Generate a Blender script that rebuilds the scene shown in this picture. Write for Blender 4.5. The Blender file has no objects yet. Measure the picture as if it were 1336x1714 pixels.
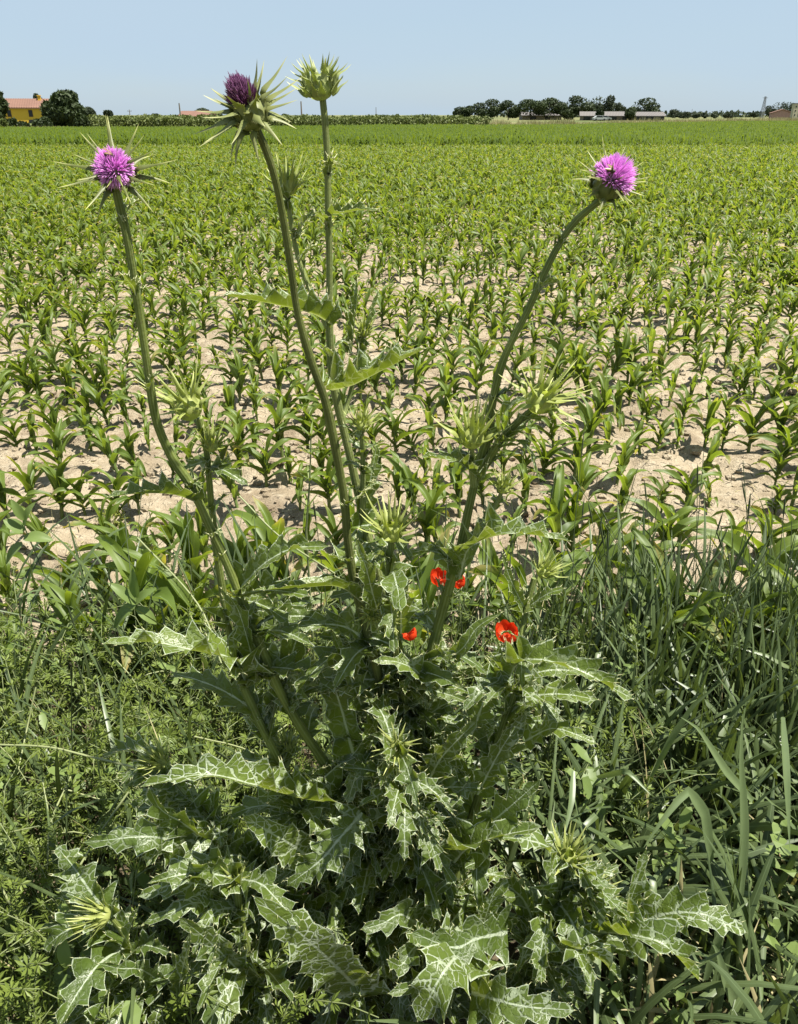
import bpy, math, random
import numpy as np
from mathutils import Vector, Matrix

rng = np.random.default_rng(11)
random.seed(5)
sc = bpy.context.scene
col = sc.collection
R = math.radians

# ------------------------------------------------------------------ camera
FPX, CX, CY, HOR = 1300.0, 668.0, 857.0, 193.0
CAMZ = 1.6
PITCH = math.atan((CY - HOR) / FPX)
cam = bpy.data.cameras.new("camera")
cam.sensor_fit = 'HORIZONTAL'
cam.sensor_width = 36.0
cam.lens = 36.0 * FPX / 1336.0
cam.clip_start, cam.clip_end = 0.02, 9000.0
camo = bpy.data.objects.new("camera", cam)
col.objects.link(camo)
camo.location = (0, 0, CAMZ)
camo.rotation_euler = (math.pi / 2 - PITCH, 0, 0)
sc.camera = camo

# ------------------------------------------------------------------ sky, sun, exposure
SUN_EL, SUN_AZ = R(67), R(101)          # azimuth clockwise from the view direction (+Y)
world = bpy.data.worlds.new("World")
sc.world = world
world.use_nodes = True
wn = world.node_tree.nodes
wl = world.node_tree.links
wn.clear()
w_out = wn.new("ShaderNodeOutputWorld")
w_bg = wn.new("ShaderNodeBackground")
w_sky = wn.new("ShaderNodeTexSky")
w_sky.sky_type = 'NISHITA'
w_sky.sun_disc = False
w_sky.sun_elevation = SUN_EL
w_sky.sun_rotation = SUN_AZ
w_sky.air_density = 1.0
w_sky.dust_density = 0.6
w_sky.ozone_density = 3.0
w_sky.altitude = 0
w_bg.inputs[1].default_value = 0.05
# thin even haze with very faint cirrus over the whole sky
w_co = wn.new("ShaderNodeTexCoord")
w_map = wn.new("ShaderNodeMapping")
w_map.inputs["Scale"].default_value = (1.2, 1.2, 7.0)
w_noise = wn.new("ShaderNodeTexNoise")
w_noise.inputs["Scale"].default_value = 1.6
w_noise.inputs["Detail"].default_value = 5.0
w_ramp = wn.new("ShaderNodeMapRange")
for k_, v_ in ((1, 0.36), (2, 0.70), (3, 0.70), (4, 0.97)):
    w_ramp.inputs[k_].default_value = v_
w_mix = wn.new("ShaderNodeMix")
w_mix.data_type = 'RGBA'
w_mix.inputs[7].default_value = (3.95, 5.05, 6.1, 1)
wl.new(w_co.outputs["Generated"], w_map.inputs[0])
wl.new(w_map.outputs[0], w_noise.inputs["Vector"])
wl.new(w_noise.outputs[0], w_ramp.inputs[0])
wl.new(w_ramp.outputs[0], w_mix.inputs[0])
wl.new(w_sky.outputs[0], w_mix.inputs[6])
wl.new(w_mix.outputs[2], w_bg.inputs[0])
wl.new(w_bg.outputs[0], w_out.inputs[0])

sun = bpy.data.lights.new("sun", 'SUN')
sun.energy = 5.0
sun.angle = R(0.53)
sun.color = (1.0, 0.95, 0.87)
suno = bpy.data.objects.new("sun", sun)
col.objects.link(suno)
sdir = Vector((math.sin(SUN_AZ) * math.cos(SUN_EL), math.cos(SUN_AZ) * math.cos(SUN_EL), math.sin(SUN_EL)))
suno.rotation_euler = sdir.to_track_quat('Z', 'Y').to_euler()
suno.location = (20, 10, 30)

sc.view_settings.view_transform = 'Standard'
sc.view_settings.look = 'None'
sc.view_settings.exposure = 1.4
sc.view_settings.gamma = 1.0
sc.view_settings.use_curve_mapping = False
sc.render.engine = 'CYCLES'
sc.cycles.use_denoising = True
sc.cycles.denoiser = 'OPENIMAGEDENOISE'
sc.cycles.max_bounces = 6
sc.cycles.diffuse_bounces = 3
sc.cycles.glossy_bounces = 2
sc.cycles.transmission_bounces = 4
sc.cycles.transparent_max_bounces = 4
sc.cycles.sample_clamp_indirect = 4.0

# ------------------------------------------------------------------ helpers
FWD = np.array([0, math.cos(PITCH), -math.sin(PITCH)])
UPV = np.array([0, math.sin(PITCH), math.cos(PITCH)])
RGT = np.array([1.0, 0, 0])
CAMP = np.array([0, 0, CAMZ])


def at(px, py, Y):
    """the point of the place seen at photograph pixel (px, py), Y metres ahead"""
    d = FWD + (px - CX) / FPX * RGT + (CY - py) / FPX * UPV
    return CAMP + d * (Y / d[1])


def mpp(py, Y):
    """metres per photograph pixel at that depth"""
    d = FWD + (CY - py) / FPX * UPV
    return Y / d[1] / FPX


def on_ground(px, py):
    d = FWD + (px - CX) / FPX * RGT + (CY - py) / FPX * UPV
    return CAMP + d * (-CAMZ / d[2])


def project(P):
    q = np.asarray(P, float) - CAMP
    z = q @ FWD
    return CX + FPX * (q @ RGT) / z, CY - FPX * (q @ UPV) / z, z


def unit(v):
    v = np.asarray(v, float)
    return v / max(np.linalg.norm(v), 1e-9)


def cat(P, n):
    """Catmull-Rom through control points, n samples, roughly even"""
    P = np.asarray(P, float)
    if len(P) == 2:
        t = np.linspace(0, 1, n)[:, None]
        return P[0] * (1 - t) + P[1] * t
    Q = np.vstack([2 * P[0] - P[1], P, 2 * P[-1] - P[-2]])
    out = []
    for i in range(1, len(Q) - 2):
        t = np.linspace(0, 1, 24, endpoint=False)[:, None]
        a, b, c, d = Q[i - 1], Q[i], Q[i + 1], Q[i + 2]
        out.append(0.5 * (2 * b + (c - a) * t + (2 * a - 5 * b + 4 * c - d) * t ** 2 + (3 * b - a - 3 * c + d) * t ** 3))
    out = np.vstack(out + [P[-1:]])
    s = np.concatenate([[0], np.cumsum(np.linalg.norm(np.diff(out, axis=0), axis=1))])
    u = np.linspace(0, s[-1], n)
    return np.stack([np.interp(u, s, out[:, k]) for k in range(3)], 1)


class MB:
    """collects faces; build() links them as one mesh object"""

    def __init__(self):
        self.V, self.F, self.L, self.T, self.n = [], [], [], [], 0
        self.M = []

    def add(self, V, F, lc=None, tint=0.5, mi=0):
        V = np.asarray(V, float).reshape(-1, 3)
        F = np.asarray(F, int)
        self.V.append(V)
        self.F.append(F + self.n)
        self.M.append(np.full(len(F), mi))
        self.L.append(np.zeros((len(V), 3)) if lc is None else np.asarray(lc, float))
        self.T.append(np.broadcast_to(np.asarray(tint, float), (len(V),)).copy())
        self.n += len(V)

    def grid(self, G, lc=None, tint=0.5, closed=False, mi=0):
        """G: (n, m, 3)"""
        n, m = G.shape[:2]
        idx = np.arange(n * m).reshape(n, m)
        if closed:
            idx = np.hstack([idx, idx[:, :1]])
        F = np.stack([idx[:-1, :-1], idx[:-1, 1:], idx[1:, 1:], idx[1:, :-1]], -1).reshape(-1, 4)
        t = tint if np.ndim(tint) == 0 else np.asarray(tint).reshape(-1)
        self.add(G.reshape(-1, 3), F, None if lc is None else lc.reshape(-1, 3), t, mi)

    def tube(self, P, rad, k=8, ridge=0.0, nr=0, tint=0.5, cap=True, mi=0):
        P = np.asarray(P, float)
        n = len(P)
        rad = np.broadcast_to(np.asarray(rad, float), (n,))
        T = np.gradient(P, axis=0)
        T /= np.maximum(np.linalg.norm(T, axis=1, keepdims=True), 1e-9)
        a = np.array([0.0, -1, 0.15]) if abs(T[0][1]) < 0.9 else np.array([1.0, 0, 0])
        G = np.zeros((n, k, 3))
        lc = np.zeros((n, k, 3))
        s = np.concatenate([[0], np.cumsum(np.linalg.norm(np.diff(P, axis=0), axis=1))])
        ang = np.arange(k) / k * 2 * math.pi
        for i in range(n):
            b = unit(np.cross(T[i], a))
            a = np.cross(b, T[i])
            r = rad[i] * (1 + ridge * np.cos(nr * ang))
            G[i] = P[i] + np.outer(np.cos(ang) * r, b) + np.outer(np.sin(ang) * r, a)
            lc[i, :, 0] = s[i]
            lc[i, :, 1] = np.arange(k) / k
        self.grid(G, lc, tint, closed=True, mi=mi)
        if cap:
            for e in (0, n - 1):
                base = self.n
                V = np.vstack([G[e], P[e][None]])
                F = [[i, (i + 1) % k, k] for i in range(k)]
                self.add(V, F, np.zeros((k + 1, 3)), tint if np.ndim(tint) == 0 else 0.5, mi)

    def box(self, c, s, rz=0.0, tint=0.5, mi=0):
        x, y, z = np.asarray(s) / 2
        V = np.array([[-x, -y, -z], [x, -y, -z], [x, y, -z], [-x, y, -z], [-x, -y, z], [x, -y, z], [x, y, z], [-x, y, z]])
        ca, sa = math.cos(rz), math.sin(rz)
        V = V @ np.array([[ca, sa, 0], [-sa, ca, 0], [0, 0, 1]]) + np.asarray(c)
        F = [[3, 2, 1, 0], [4, 5, 6, 7], [0, 1, 5, 4], [1, 2, 6, 5], [2, 3, 7, 6], [3, 0, 4, 7]]
        self.add(V, F, None, tint, mi)

    def mesh(self, name, mats, smooth=True, off=None):
        me = bpy.data.meshes.new(name)
        V = np.vstack(self.V)
        if off is not None:
            V = V - np.asarray(off)
        loops = np.concatenate([f.reshape(-1) for f in self.F]) if self.F else np.zeros(0, int)
        tot = np.concatenate([np.full(len(f), f.shape[1]) for f in self.F])
        start = np.concatenate([[0], np.cumsum(tot)[:-1]])
        me.vertices.add(len(V))
        me.vertices.foreach_set("co", V.astype(np.float32).ravel())
        me.loops.add(len(loops))
        me.loops.foreach_set("vertex_index", loops.astype(np.int32))
        me.polygons.add(len(tot))
        me.polygons.foreach_set("loop_start", start.astype(np.int32))
        me.polygons.foreach_set("use_smooth", np.full(len(tot), smooth))
        if isinstance(mats, (list, tuple)):
            for m in mats:
                me.materials.append(m)
            me.polygons.foreach_set("material_index", np.concatenate(self.M).astype(np.int32))
        else:
            me.materials.append(mats)
        me.update(calc_edges=True)
        a = me.attributes.new("lc", 'FLOAT_VECTOR', 'POINT')
        a.data.foreach_set("vector", np.vstack(self.L).astype(np.float32).ravel())
        a = me.attributes.new("tint", 'FLOAT', 'POINT')
        a.data.foreach_set("value", np.concatenate(self.T).astype(np.float32))
        return me

    def build(self, name, mats, parent=None, loc=None, smooth=True):
        """verts are in world space when loc is given (they are re-based on loc), local otherwise"""
        me = self.mesh(name, mats, smooth, off=loc)
        return link(name, me, parent, loc)


def link(name, me, parent=None, loc=None):
    o = bpy.data.objects.new(name, me)
    col.objects.link(o)
    if parent is not None:
        o.parent = parent
    if loc is not None:
        o.location = [float(v) for v in loc]
    return o


def tag(o, label=None, cat_=None, group=None, kind=None):
    if label:
        o["label"] = label
    if cat_:
        o["category"] = cat_
    if group:
        o["group"] = group
    if kind:
        o["kind"] = kind
    return o


def empty(name, loc):
    o = bpy.data.objects.new(name, None)
    o.empty_display_size = 0.1
    col.objects.link(o)
    o.location = [float(v) for v in loc]
    return o


NTAB = {}


def vnoise(x, y, seed=0):
    """smooth value noise"""
    if seed not in NTAB:
        NTAB[seed] = np.random.default_rng(seed).random((256, 256))
    r = NTAB[seed]
    xi, yi = np.floor(x).astype(int), np.floor(y).astype(int)
    fx, fy = x - xi, y - yi
    fx, fy = fx * fx * (3 - 2 * fx), fy * fy * (3 - 2 * fy)
    g = lambda a, b: r[a % 256, b % 256]
    return (g(xi, yi) * (1 - fx) + g(xi + 1, yi) * fx) * (1 - fy) + (g(xi, yi + 1) * (1 - fx) + g(xi + 1, yi + 1) * fx) * fy


# ------------------------------------------------------------------ materials
class NT:
    def __init__(self, name):
        self.m = bpy.data.materials.new(name)
        self.m.use_nodes = True
        self.t = self.m.node_tree
        self.t.nodes.clear()

    def n(self, typ, **kw):
        nd = self.t.nodes.new("ShaderNode" + typ)
        for k, v in kw.items():
            if k.startswith("i_"):
                nd.inputs[int(k[2:])].default_value = v
            else:
                setattr(nd, k, v)
        return nd

    def l(self, a, b):
        self.t.links.new(a, b)

    def set(self, sock, v):
        if isinstance(v, bpy.types.NodeSocket):
            self.l(v, sock)
        else:
            sock.default_value = v

    def math(self, op, a, b=0.0, c=0.0, clamp=False):
        nd = self.n("Math", operation=op, use_clamp=clamp)
        self.set(nd.inputs[0], a)
        self.set(nd.inputs[1], b)
        self.set(nd.inputs[2], c)
        return nd.outputs[0]

    def mix(self, f, a, b):
        nd = self.n("Mix", data_type='RGBA')
        self.set(nd.inputs[0], f)
        self.set(nd.inputs[6], a if isinstance(a, bpy.types.NodeSocket) else (*a, 1))
        self.set(nd.inputs[7], b if isinstance(b, bpy.types.NodeSocket) else (*b, 1))
        return nd.outputs[2]

    def step(self, v, lo, hi):
        nd = self.n("MapRange", interpolation_type='SMOOTHSTEP')
        self.set(nd.inputs[0], v)
        self.set(nd.inputs[1], lo)
        self.set(nd.inputs[2], hi)
        return nd.outputs[0]

    def attr(self, name):
        return self.n("Attribute", attribute_name=name)

    def noise(self, scale, detail=3.0, rough=0.55, vec=None):
        nd = self.n("TexNoise")
        nd.inputs["Scale"].default_value = scale
        nd.inputs["Detail"].default_value = detail
        nd.inputs["Roughness"].default_value = rough
        if vec is not None:
            self.l(vec, nd.inputs["Vector"])
        return nd.outputs[0]

    def objco(self):
        return self.n("TexCoord").outputs["Object"]

    def out(self, bsdf):
        o = self.n("OutputMaterial")
        self.l(bsdf, o.inputs[0])
        return self.m

    def leaf(self, colr, rough=0.45, spec=0.4, trans=0.3, tcol=None, bump=None):
        p = self.n("BsdfPrincipled")
        self.set(p.inputs["Base Color"], colr)
        self.set(p.inputs["Roughness"], rough)
        p.inputs["Specular IOR Level"].default_value = spec
        if bump is not None:
            self.l(bump, p.inputs["Normal"])
        if trans <= 0:
            return self.out(p.outputs[0])
        t = self.n("BsdfTranslucent")
        self.set(t.inputs[0], tcol if tcol is not None else colr)
        mx = self.n("MixShader")
        mx.inputs[0].default_value = trans
        self.l(p.outputs[0], mx.inputs[1])
        self.l(t.outputs[0], mx.inputs[2])
        return self.out(mx.outputs[0])

    def bump(self, h, strength=0.4, dist=0.01):
        b = self.n("Bump")
        b.inputs["Strength"].default_value = strength
        b.inputs["Distance"].default_value = dist
        self.l(h, b.inputs["Height"])
        return b.outputs[0]


def m_plain(name, c, rough=0.7, var=0.15, scale=8.0, spec=0.3):
    t = NT(name)
    f = t.noise(scale, 4)
    c = tuple(x * 0.72 for x in c)
    a = tuple(x * (1 - var) for x in c)
    b = tuple(min(1, x * (1 + var)) for x in c)
    return t.leaf(t.mix(f, a, b), rough, spec, 0)


def m_foliage(name, ca, cb, trans=0.3, rough=0.5, spec=0.35, tmul=(1.5, 1.6, 0.7), nscale=60.0, midrib=None, tipc=None):
    """two colours by the tint of the face, a pale midrib along lc.y = 0"""
    t = NT(name)
    ca, cb = tuple(v * 0.72 for v in ca), tuple(v * 0.76 for v in cb)
    tipc = tuple(v * 0.8 for v in tipc) if tipc else None
    midrib = tuple(v * 0.75 for v in midrib) if midrib else None
    tint = t.attr("tint").outputs["Fac"]
    oi = t.n("ObjectInfo").outputs["Random"]
    nz = t.noise(nscale, 3, vec=t.objco())
    f = t.math('ADD', t.math('MULTIPLY', tint, 0.7), t.math('MULTIPLY', t.math('ADD', nz, t.math('MULTIPLY', oi, 0.6)), 0.3), clamp=True)
    c = t.mix(f, ca, cb)
    if tipc is not None:
        sp = t.n("SeparateXYZ")
        t.l(t.attr("lc").outputs["Vector"], sp.inputs[0])
        c = t.mix(t.step(sp.outputs[2], 0.55, 1.0), c, tipc)
    if midrib is not None:
        sp = t.n("SeparateXYZ")
        t.l(t.attr("lc").outputs["Vector"], sp.inputs[0])
        k = t.math('SUBTRACT', 1.0, t.step(t.math('ABSOLUTE', sp.outputs[1]), 0.03, 0.14))
        c = t.mix(t.math('MULTIPLY', k, 0.7), c, midrib)
    tm = t.n("Mix", data_type='RGBA', blend_type='MULTIPLY')
    tm.inputs[0].default_value = 1.0
    t.l(c, tm.inputs[6])
    tm.inputs[7].default_value = (*tmul, 1)
    return t.leaf(c, rough, spec, trans, tm.outputs[2])


def m_thistle_leaf(name, m_lo, m_hi, ga, gb, trans):
    t = NT(name)
    sp = t.n("SeparateXYZ")
    t.l(t.attr("lc").outputs["Vector"], sp.inputs[0])
    a, tt, s = sp.outputs
    at_ = t.math('ABSOLUTE', tt)
    oi = t.attr("tint").outputs["Fac"]
    co = t.objco()
    # wobble of the veins
    wob = t.math('MULTIPLY', t.math('SUBTRACT', t.noise(70, 2, vec=co), 0.5), 0.5)
    midw = t.math('MULTIPLY_ADD', s, -0.045, 0.075)
    mid = t.math('SUBTRACT', 1.0, t.step(at_, t.math('MULTIPLY', midw, 0.6), t.math('MULTIPLY', midw, 1.7)))
    ph = t.math('FRACT', t.math('ADD', t.math('SUBTRACT', a, t.math('MULTIPLY', at_, 0.55)), wob))
    vd = t.math('ABSOLUTE', t.math('SUBTRACT', ph, 0.5))
    vw = t.math('MULTIPLY_ADD', at_, -0.06, 0.09)
    vein = t.math('SUBTRACT', 1.0, t.step(vd, t.math('MULTIPLY', vw, 0.3), vw))
    vo = t.n("TexVoronoi", feature='DISTANCE_TO_EDGE')
    vo.inputs["Scale"].default_value = 56
    dv = t.n("VectorMath", operation='ADD')
    nz = t.n("TexNoise")
    nz.inputs["Scale"].default_value = 90
    t.l(co, nz.inputs["Vector"])
    sc_ = t.n("VectorMath", operation='SCALE')
    t.l(nz.outputs["Color"], sc_.inputs[0])
    sc_.inputs["Scale"].default_value = 0.008
    t.l(co, dv.inputs[0])
    t.l(sc_.outputs[0], dv.inputs[1])
    t.l(dv.outputs[0], vo.inputs["Vector"])
    blot = t.noise(38, 2, vec=co)
    thr = t.math('MULTIPLY_ADD', blot, 0.26, -0.065)
    net = t.math('SUBTRACT', 1.0, t.step(vo.outputs["Distance"], t.math('MULTIPLY', thr, 0.55), thr))
    edge = t.step(at_, 0.91, 0.97)
    marb = t.math('MULTIPLY_ADD', oi, m_hi - m_lo, m_lo)
    patch = t.step(t.noise(17, 3, 0.6, vec=co), 0.34, 0.60)
    m1 = t.math('MULTIPLY', t.math('MAXIMUM', t.math('MULTIPLY', net, patch), t.math('MULTIPLY', vein, 0.8)), marb)
    msk = t.math('MAXIMUM', t.math('MAXIMUM', m1, t.math('MULTIPLY', mid, 0.75)), t.math('MULTIPLY', edge, 0.8))
    tone = t.math('ADD', t.math('MULTIPLY', oi, 0.5), t.math('MULTIPLY', t.noise(22, 3, vec=co), 0.6), clamp=True)
    g = t.mix(tone, ga, gb)
    c = t.mix(msk, g, (0.47, 0.53, 0.39))
    tc = t.mix(msk, (0.24, 0.31, 0.020), (0.46, 0.50, 0.16))
    h = t.math('ADD', t.math('MULTIPLY', t.math('MAXIMUM', net, vein), -0.5), t.math('MULTIPLY', t.noise(160, 2, vec=co), 0.6))
    rough = t.math('MULTIPLY_ADD', t.noise(40, 2, vec=co), 0.28, 0.26)
    return t.leaf(c, rough, 0.42, trans, tc, t.bump(h, 0.8, 0.004))


def m_stem(name, ca, cb, stripes=9.0, cw=(0.26, 0.30, 0.13)):
    t = NT(name)
    sp = t.n("SeparateXYZ")
    t.l(t.attr("lc").outputs["Vector"], sp.inputs[0])
    co = t.objco()
    ang = t.math('ADD', sp.outputs[1], t.math('MULTIPLY', t.noise(9, 3, vec=co), 0.10))
    w = t.math('ABSOLUTE', t.math('SINE', t.math('MULTIPLY', ang, stripes * math.pi)))
    fine = t.math('ABSOLUTE', t.math('SINE', t.math('MULTIPLY', ang, stripes * 3.0 * math.pi)))
    c = t.mix(t.step(t.noise(16, 5, 0.65, vec=co), 0.3, 0.7), ca, cb)
    c = t.mix(t.math('MULTIPLY', t.step(w, 0.6, 1.0), t.math('MULTIPLY', t.noise(30, 3, vec=co), 0.55)), c, cw)
    fl = t.step(t.noise(120, 4, 0.7, vec=co), 0.60, 0.72)
    c = t.mix(t.math('MULTIPLY', fl, 0.55), c, (0.13, 0.10, 0.045))
    web = t.step(t.noise(260, 4, 0.7, vec=co), 0.60, 0.75)
    c = t.mix(t.math('MULTIPLY', web, 0.25), c, (0.45, 0.46, 0.36))
    h = t.math('ADD', t.math('ADD', w, t.math('MULTIPLY', fine, 0.35)), t.noise(220, 3, vec=co))
    return t.leaf(c, 0.62, 0.22, 0, None, t.bump(h, 0.55, 0.0015))


def m_soil():
    t = NT("field_soil")
    co = t.n("TexCoord").outputs["Object"]
    n1 = t.noise(1.1, 4, vec=co)
    n2 = t.noise(14, 6, 0.65, vec=co)
    n3 = t.noise(90, 4, 0.6, vec=co)
    c = t.mix(t.step(n1, 0.35, 0.65), (0.175, 0.137, 0.090), (0.280, 0.230, 0.157))
    c = t.mix(t.math('MULTIPLY', t.step(n2, 0.42, 0.62), 0.55), c, (0.39, 0.335, 0.243))
    c = t.mix(t.math('MULTIPLY', t.step(n3, 0.60, 0.75), 0.6), c, (0.13, 0.095, 0.065))
    vo = t.n("TexVoronoi", feature='DISTANCE_TO_EDGE')
    vo.inputs["Scale"].default_value = 17
    t.l(co, vo.inputs["Vector"])
    cr = t.math('SUBTRACT', 1.0, t.step(vo.outputs["Distance"], 0.0, 0.05))
    cr = t.math('MULTIPLY', cr, t.step(n2, 0.52, 0.66))
    c = t.mix(t.math('MULTIPLY', cr, 0.6), c, (0.09, 0.065, 0.045))
    n4 = t.noise(3.2, 5, 0.7, vec=co)
    c = t.mix(t.math('MULTIPLY', t.step(n4, 0.52, 0.68), 0.55), c, (0.125, 0.092, 0.062))
    h = t.math('ADD', t.math('MULTIPLY', n2, 1.0), t.math('SUBTRACT', t.math('MULTIPLY', n3, 0.35), t.math('MULTIPLY', cr, 0.7)))
    return t.leaf(c, 0.92, 0.1, 0, None, t.bump(h, 1.0, 0.035))


def m_meadow():
    t = NT("meadow")
    co = t.n("TexCoord").outputs["Object"]
    n1 = t.noise(0.03, 5, 0.6, vec=co)
    n2 = t.noise(0.5, 4, 0.6, vec=co)
    c = t.mix(t.step(n1, 0.4, 0.6), (0.07, 0.09, 0.03), (0.19, 0.17, 0.085))
    c = t.mix(t.math('MULTIPLY', n2, 0.5), c, (0.08, 0.10, 0.03))
    return t.leaf(c, 0.9, 0.1, 0)


def m_verge():
    t = NT("verge_earth")
    co = t.n("TexCoord").outputs["Object"]
    n2 = t.noise(18, 6, 0.65, vec=co)
    c = t.mix(t.step(n2, 0.35, 0.65), (0.045, 0.036, 0.022), (0.13, 0.105, 0.065))
    return t.leaf(c, 0.95, 0.1, 0, None, t.bump(n2, 0.8, 0.02))


M = {}
M['leaf'] = m_thistle_leaf("thistle_leaf", 0.12, 0.78, (0.039, 0.068, 0.013), (0.102, 0.143, 0.024), 0.38)
M['leaf_up'] = m_thistle_leaf("thistle_leaf_upper", 0.06, 0.40, (0.042, 0.070, 0.012), (0.108, 0.148, 0.022), 0.30)
M['stem'] = m_stem("thistle_stem", (0.074, 0.098, 0.017), (0.138, 0.168, 0.034))
M['stem_mid'] = m_stem("thistle_stem_mid", (0.092, 0.112, 0.030), (0.155, 0.182, 0.055))
M['stem_b'] = m_stem("thistle_stem_old", (0.052, 0.062, 0.015), (0.100, 0.118, 0.027), cw=(0.17, 0.19, 0.07))
M['stem_dark'] = m_stem("thistle_stem_dark", (0.055, 0.062, 0.026), (0.095, 0.105, 0.04), cw=(0.16, 0.17, 0.08))
M['stem_pale'] = m_stem("thistle_stem_pale", (0.115, 0.145, 0.035), (0.19, 0.225, 0.065), cw=(0.33, 0.36, 0.2))
M['spine'] = m_foliage("spine", (0.40, 0.42, 0.18), (0.58, 0.58, 0.32), 0.2, 0.4)
M['bract'] = m_foliage("bract", (0.20, 0.235, 0.075), (0.34, 0.36, 0.14), 0.35, 0.45, tipc=(0.55, 0.54, 0.28))
M['bract_bud'] = m_foliage("bract_bud", (0.33, 0.38, 0.10), (0.52, 0.56, 0.19), 0.4, 0.45, tipc=(0.80, 0.80, 0.38))
M['bract_tall'] = m_foliage("bract_tall", (0.27, 0.325, 0.105), (0.44, 0.485, 0.20), 0.35, 0.45, tipc=(0.58, 0.58, 0.33))
M['bract_dark'] = m_foliage("bract_dark", (0.135, 0.165, 0.045), (0.24, 0.265, 0.08), 0.35, 0.45, tipc=(0.60, 0.60, 0.24))  # yellowish spine tips, colour lightened to paint in the sunlight on them
M['floret'] = m_foliage("floret", (0.70, 0.26, 0.66), (0.97, 0.60, 0.95), 0.45, 0.5, tmul=(1.4, 0.9, 1.4), tipc=(1.0, 0.70, 1.0))
M['floret_dark'] = m_foliage("floret_dark", (0.09, 0.014, 0.075), (0.22, 0.05, 0.18), 0.25, 0.5, tmul=(1.3, 0.9, 1.2), tipc=(0.33, 0.15, 0.30))
M['corn'] = m_foliage("maize_leaf", (0.057, 0.109, 0.021), (0.160, 0.227, 0.031), 0.46, 0.50, 0.4, tmul=(2.1, 1.9, 0.7), nscale=30, midrib=(0.25, 0.34, 0.12), tipc=(0.36, 0.30, 0.11))
M['corn_far'] = m_foliage("maize_leaf_far", (0.050, 0.094, 0.017), (0.140, 0.195, 0.026), 0.44, 0.65, 0.15, tmul=(2.1, 1.9, 0.7), nscale=30)
M['corn_stalk'] = m_foliage("maize_stalk", (0.085, 0.135, 0.035), (0.14, 0.19, 0.05), 0.0, 0.5)
M['grass'] = m_foliage("verge_grass_blade", (0.022, 0.043, 0.013), (0.132, 0.178, 0.066), 0.22, 0.42, 0.45, tmul=(1.6, 1.6, 0.6), midrib=(0.16, 0.22, 0.10))
M['reed'] = m_foliage("broad_grass_blade", (0.075, 0.120, 0.045), (0.165, 0.220, 0.095), 0.28, 0.42, 0.45, tmul=(1.5, 1.5, 0.6))
M['grass_dry'] = m_foliage("dry_blade", (0.30, 0.26, 0.12), (0.48, 0.42, 0.22), 0.25, 0.6)
M['culm'] = m_foliage("grass_culm", (0.035, 0.05, 0.02), (0.10, 0.13, 0.05), 0.0, 0.6)
M['cleaver'] = m_foliage("bedstraw_leaf", (0.070, 0.108, 0.018), (0.200, 0.258, 0.048), 0.28, 0.5, 0.3, tmul=(1.6, 1.6, 0.6))
M['cleaver_stem'] = m_foliage("bedstraw_stem", (0.14, 0.18, 0.06), (0.30, 0.33, 0.15), 0.1, 0.5)
M['herb'] = m_foliage("herb_leaf", (0.10, 0.16, 0.035), (0.21, 0.28, 0.08), 0.3, 0.5)
M['weedy'] = m_foliage("yellow_weed", (0.20, 0.25, 0.04), (0.34, 0.36, 0.07), 0.3, 0.5)
M['poppy'] = m_foliage("poppy_petal", (0.72, 0.045, 0.012), (0.92, 0.10, 0.022), 0.4, 0.5, 0.2, tmul=(1.2, 0.8, 0.6))
M['poppy_dark'] = m_plain("poppy_centre", (0.14, 0.09, 0.04))
M['soil'] = m_soil()
M['meadow'] = m_meadow()
M['verge'] = m_verge()
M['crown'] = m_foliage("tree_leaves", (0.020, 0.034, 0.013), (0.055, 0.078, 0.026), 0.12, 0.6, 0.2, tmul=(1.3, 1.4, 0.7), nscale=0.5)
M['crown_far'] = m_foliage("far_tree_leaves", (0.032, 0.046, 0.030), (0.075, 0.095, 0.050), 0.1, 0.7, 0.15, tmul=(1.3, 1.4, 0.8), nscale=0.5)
M['orchard'] = m_foliage("orchard_leaves", (0.075, 0.105, 0.028), (0.17, 0.20, 0.060), 0.15, 0.6, 0.2, tmul=(1.3, 1.4, 0.7), nscale=0.5)
M['bark'] = m_plain("bark", (0.10, 0.08, 0.06), 0.9)
M['yellow'] = m_plain("yellow_render", (0.80, 0.50, 0.055), 0.85, 0.06, 1.2)
M['tile'] = m_plain("roof_tile", (0.205, 0.112, 0.080), 0.85, 0.3, 3.0)
M['shutter'] = m_plain("shutter_brown", (0.10, 0.05, 0.03), 0.6)
M['wood_pole'] = m_plain("pole_wood", (0.20, 0.17, 0.14), 0.9)
M['metal'] = m_plain("galvanised_metal", (0.22, 0.23, 0.24), 0.5)
M['barnwall'] = m_plain("barn_wall", (0.20, 0.18, 0.155), 0.9)
M['barnroof'] = m_plain("fibre_cement_roof", (0.18, 0.165, 0.155), 0.9, 0.12, 2.0)
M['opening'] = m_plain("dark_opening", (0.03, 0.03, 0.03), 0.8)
M['pink'] = m_plain("pink_render", (0.48, 0.29, 0.24), 0.9)
M['cream'] = m_plain("cream_render", (0.62, 0.54, 0.38), 0.9)
M['white'] = m_plain("white_paint", (0.55, 0.55, 0.53), 0.35)
M['glass'] = m_plain("dark_glass", (0.02, 0.025, 0.03), 0.1)
M['rubber'] = m_plain("rubber", (0.03, 0.03, 0.03), 0.8)
M['bee'] = m_plain("bee_body", (0.05, 0.03, 0.015), 0.6)
M['bee_wing'] = m_foliage("bee_wing", (0.30, 0.20, 0.10), (0.40, 0.28, 0.15), 0.4, 0.3)

# ------------------------------------------------------------------ ground
mb = MB()
S = 4000.0
mb.add([[-S, -200, -0.012], [S, -200, -0.012], [S, 6000, -0.012], [-S, 6000, -0.012]], [[0, 1, 2, 3]])
tag(mb.build("ground", M['meadow'], smooth=False), kind="structure")

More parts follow.
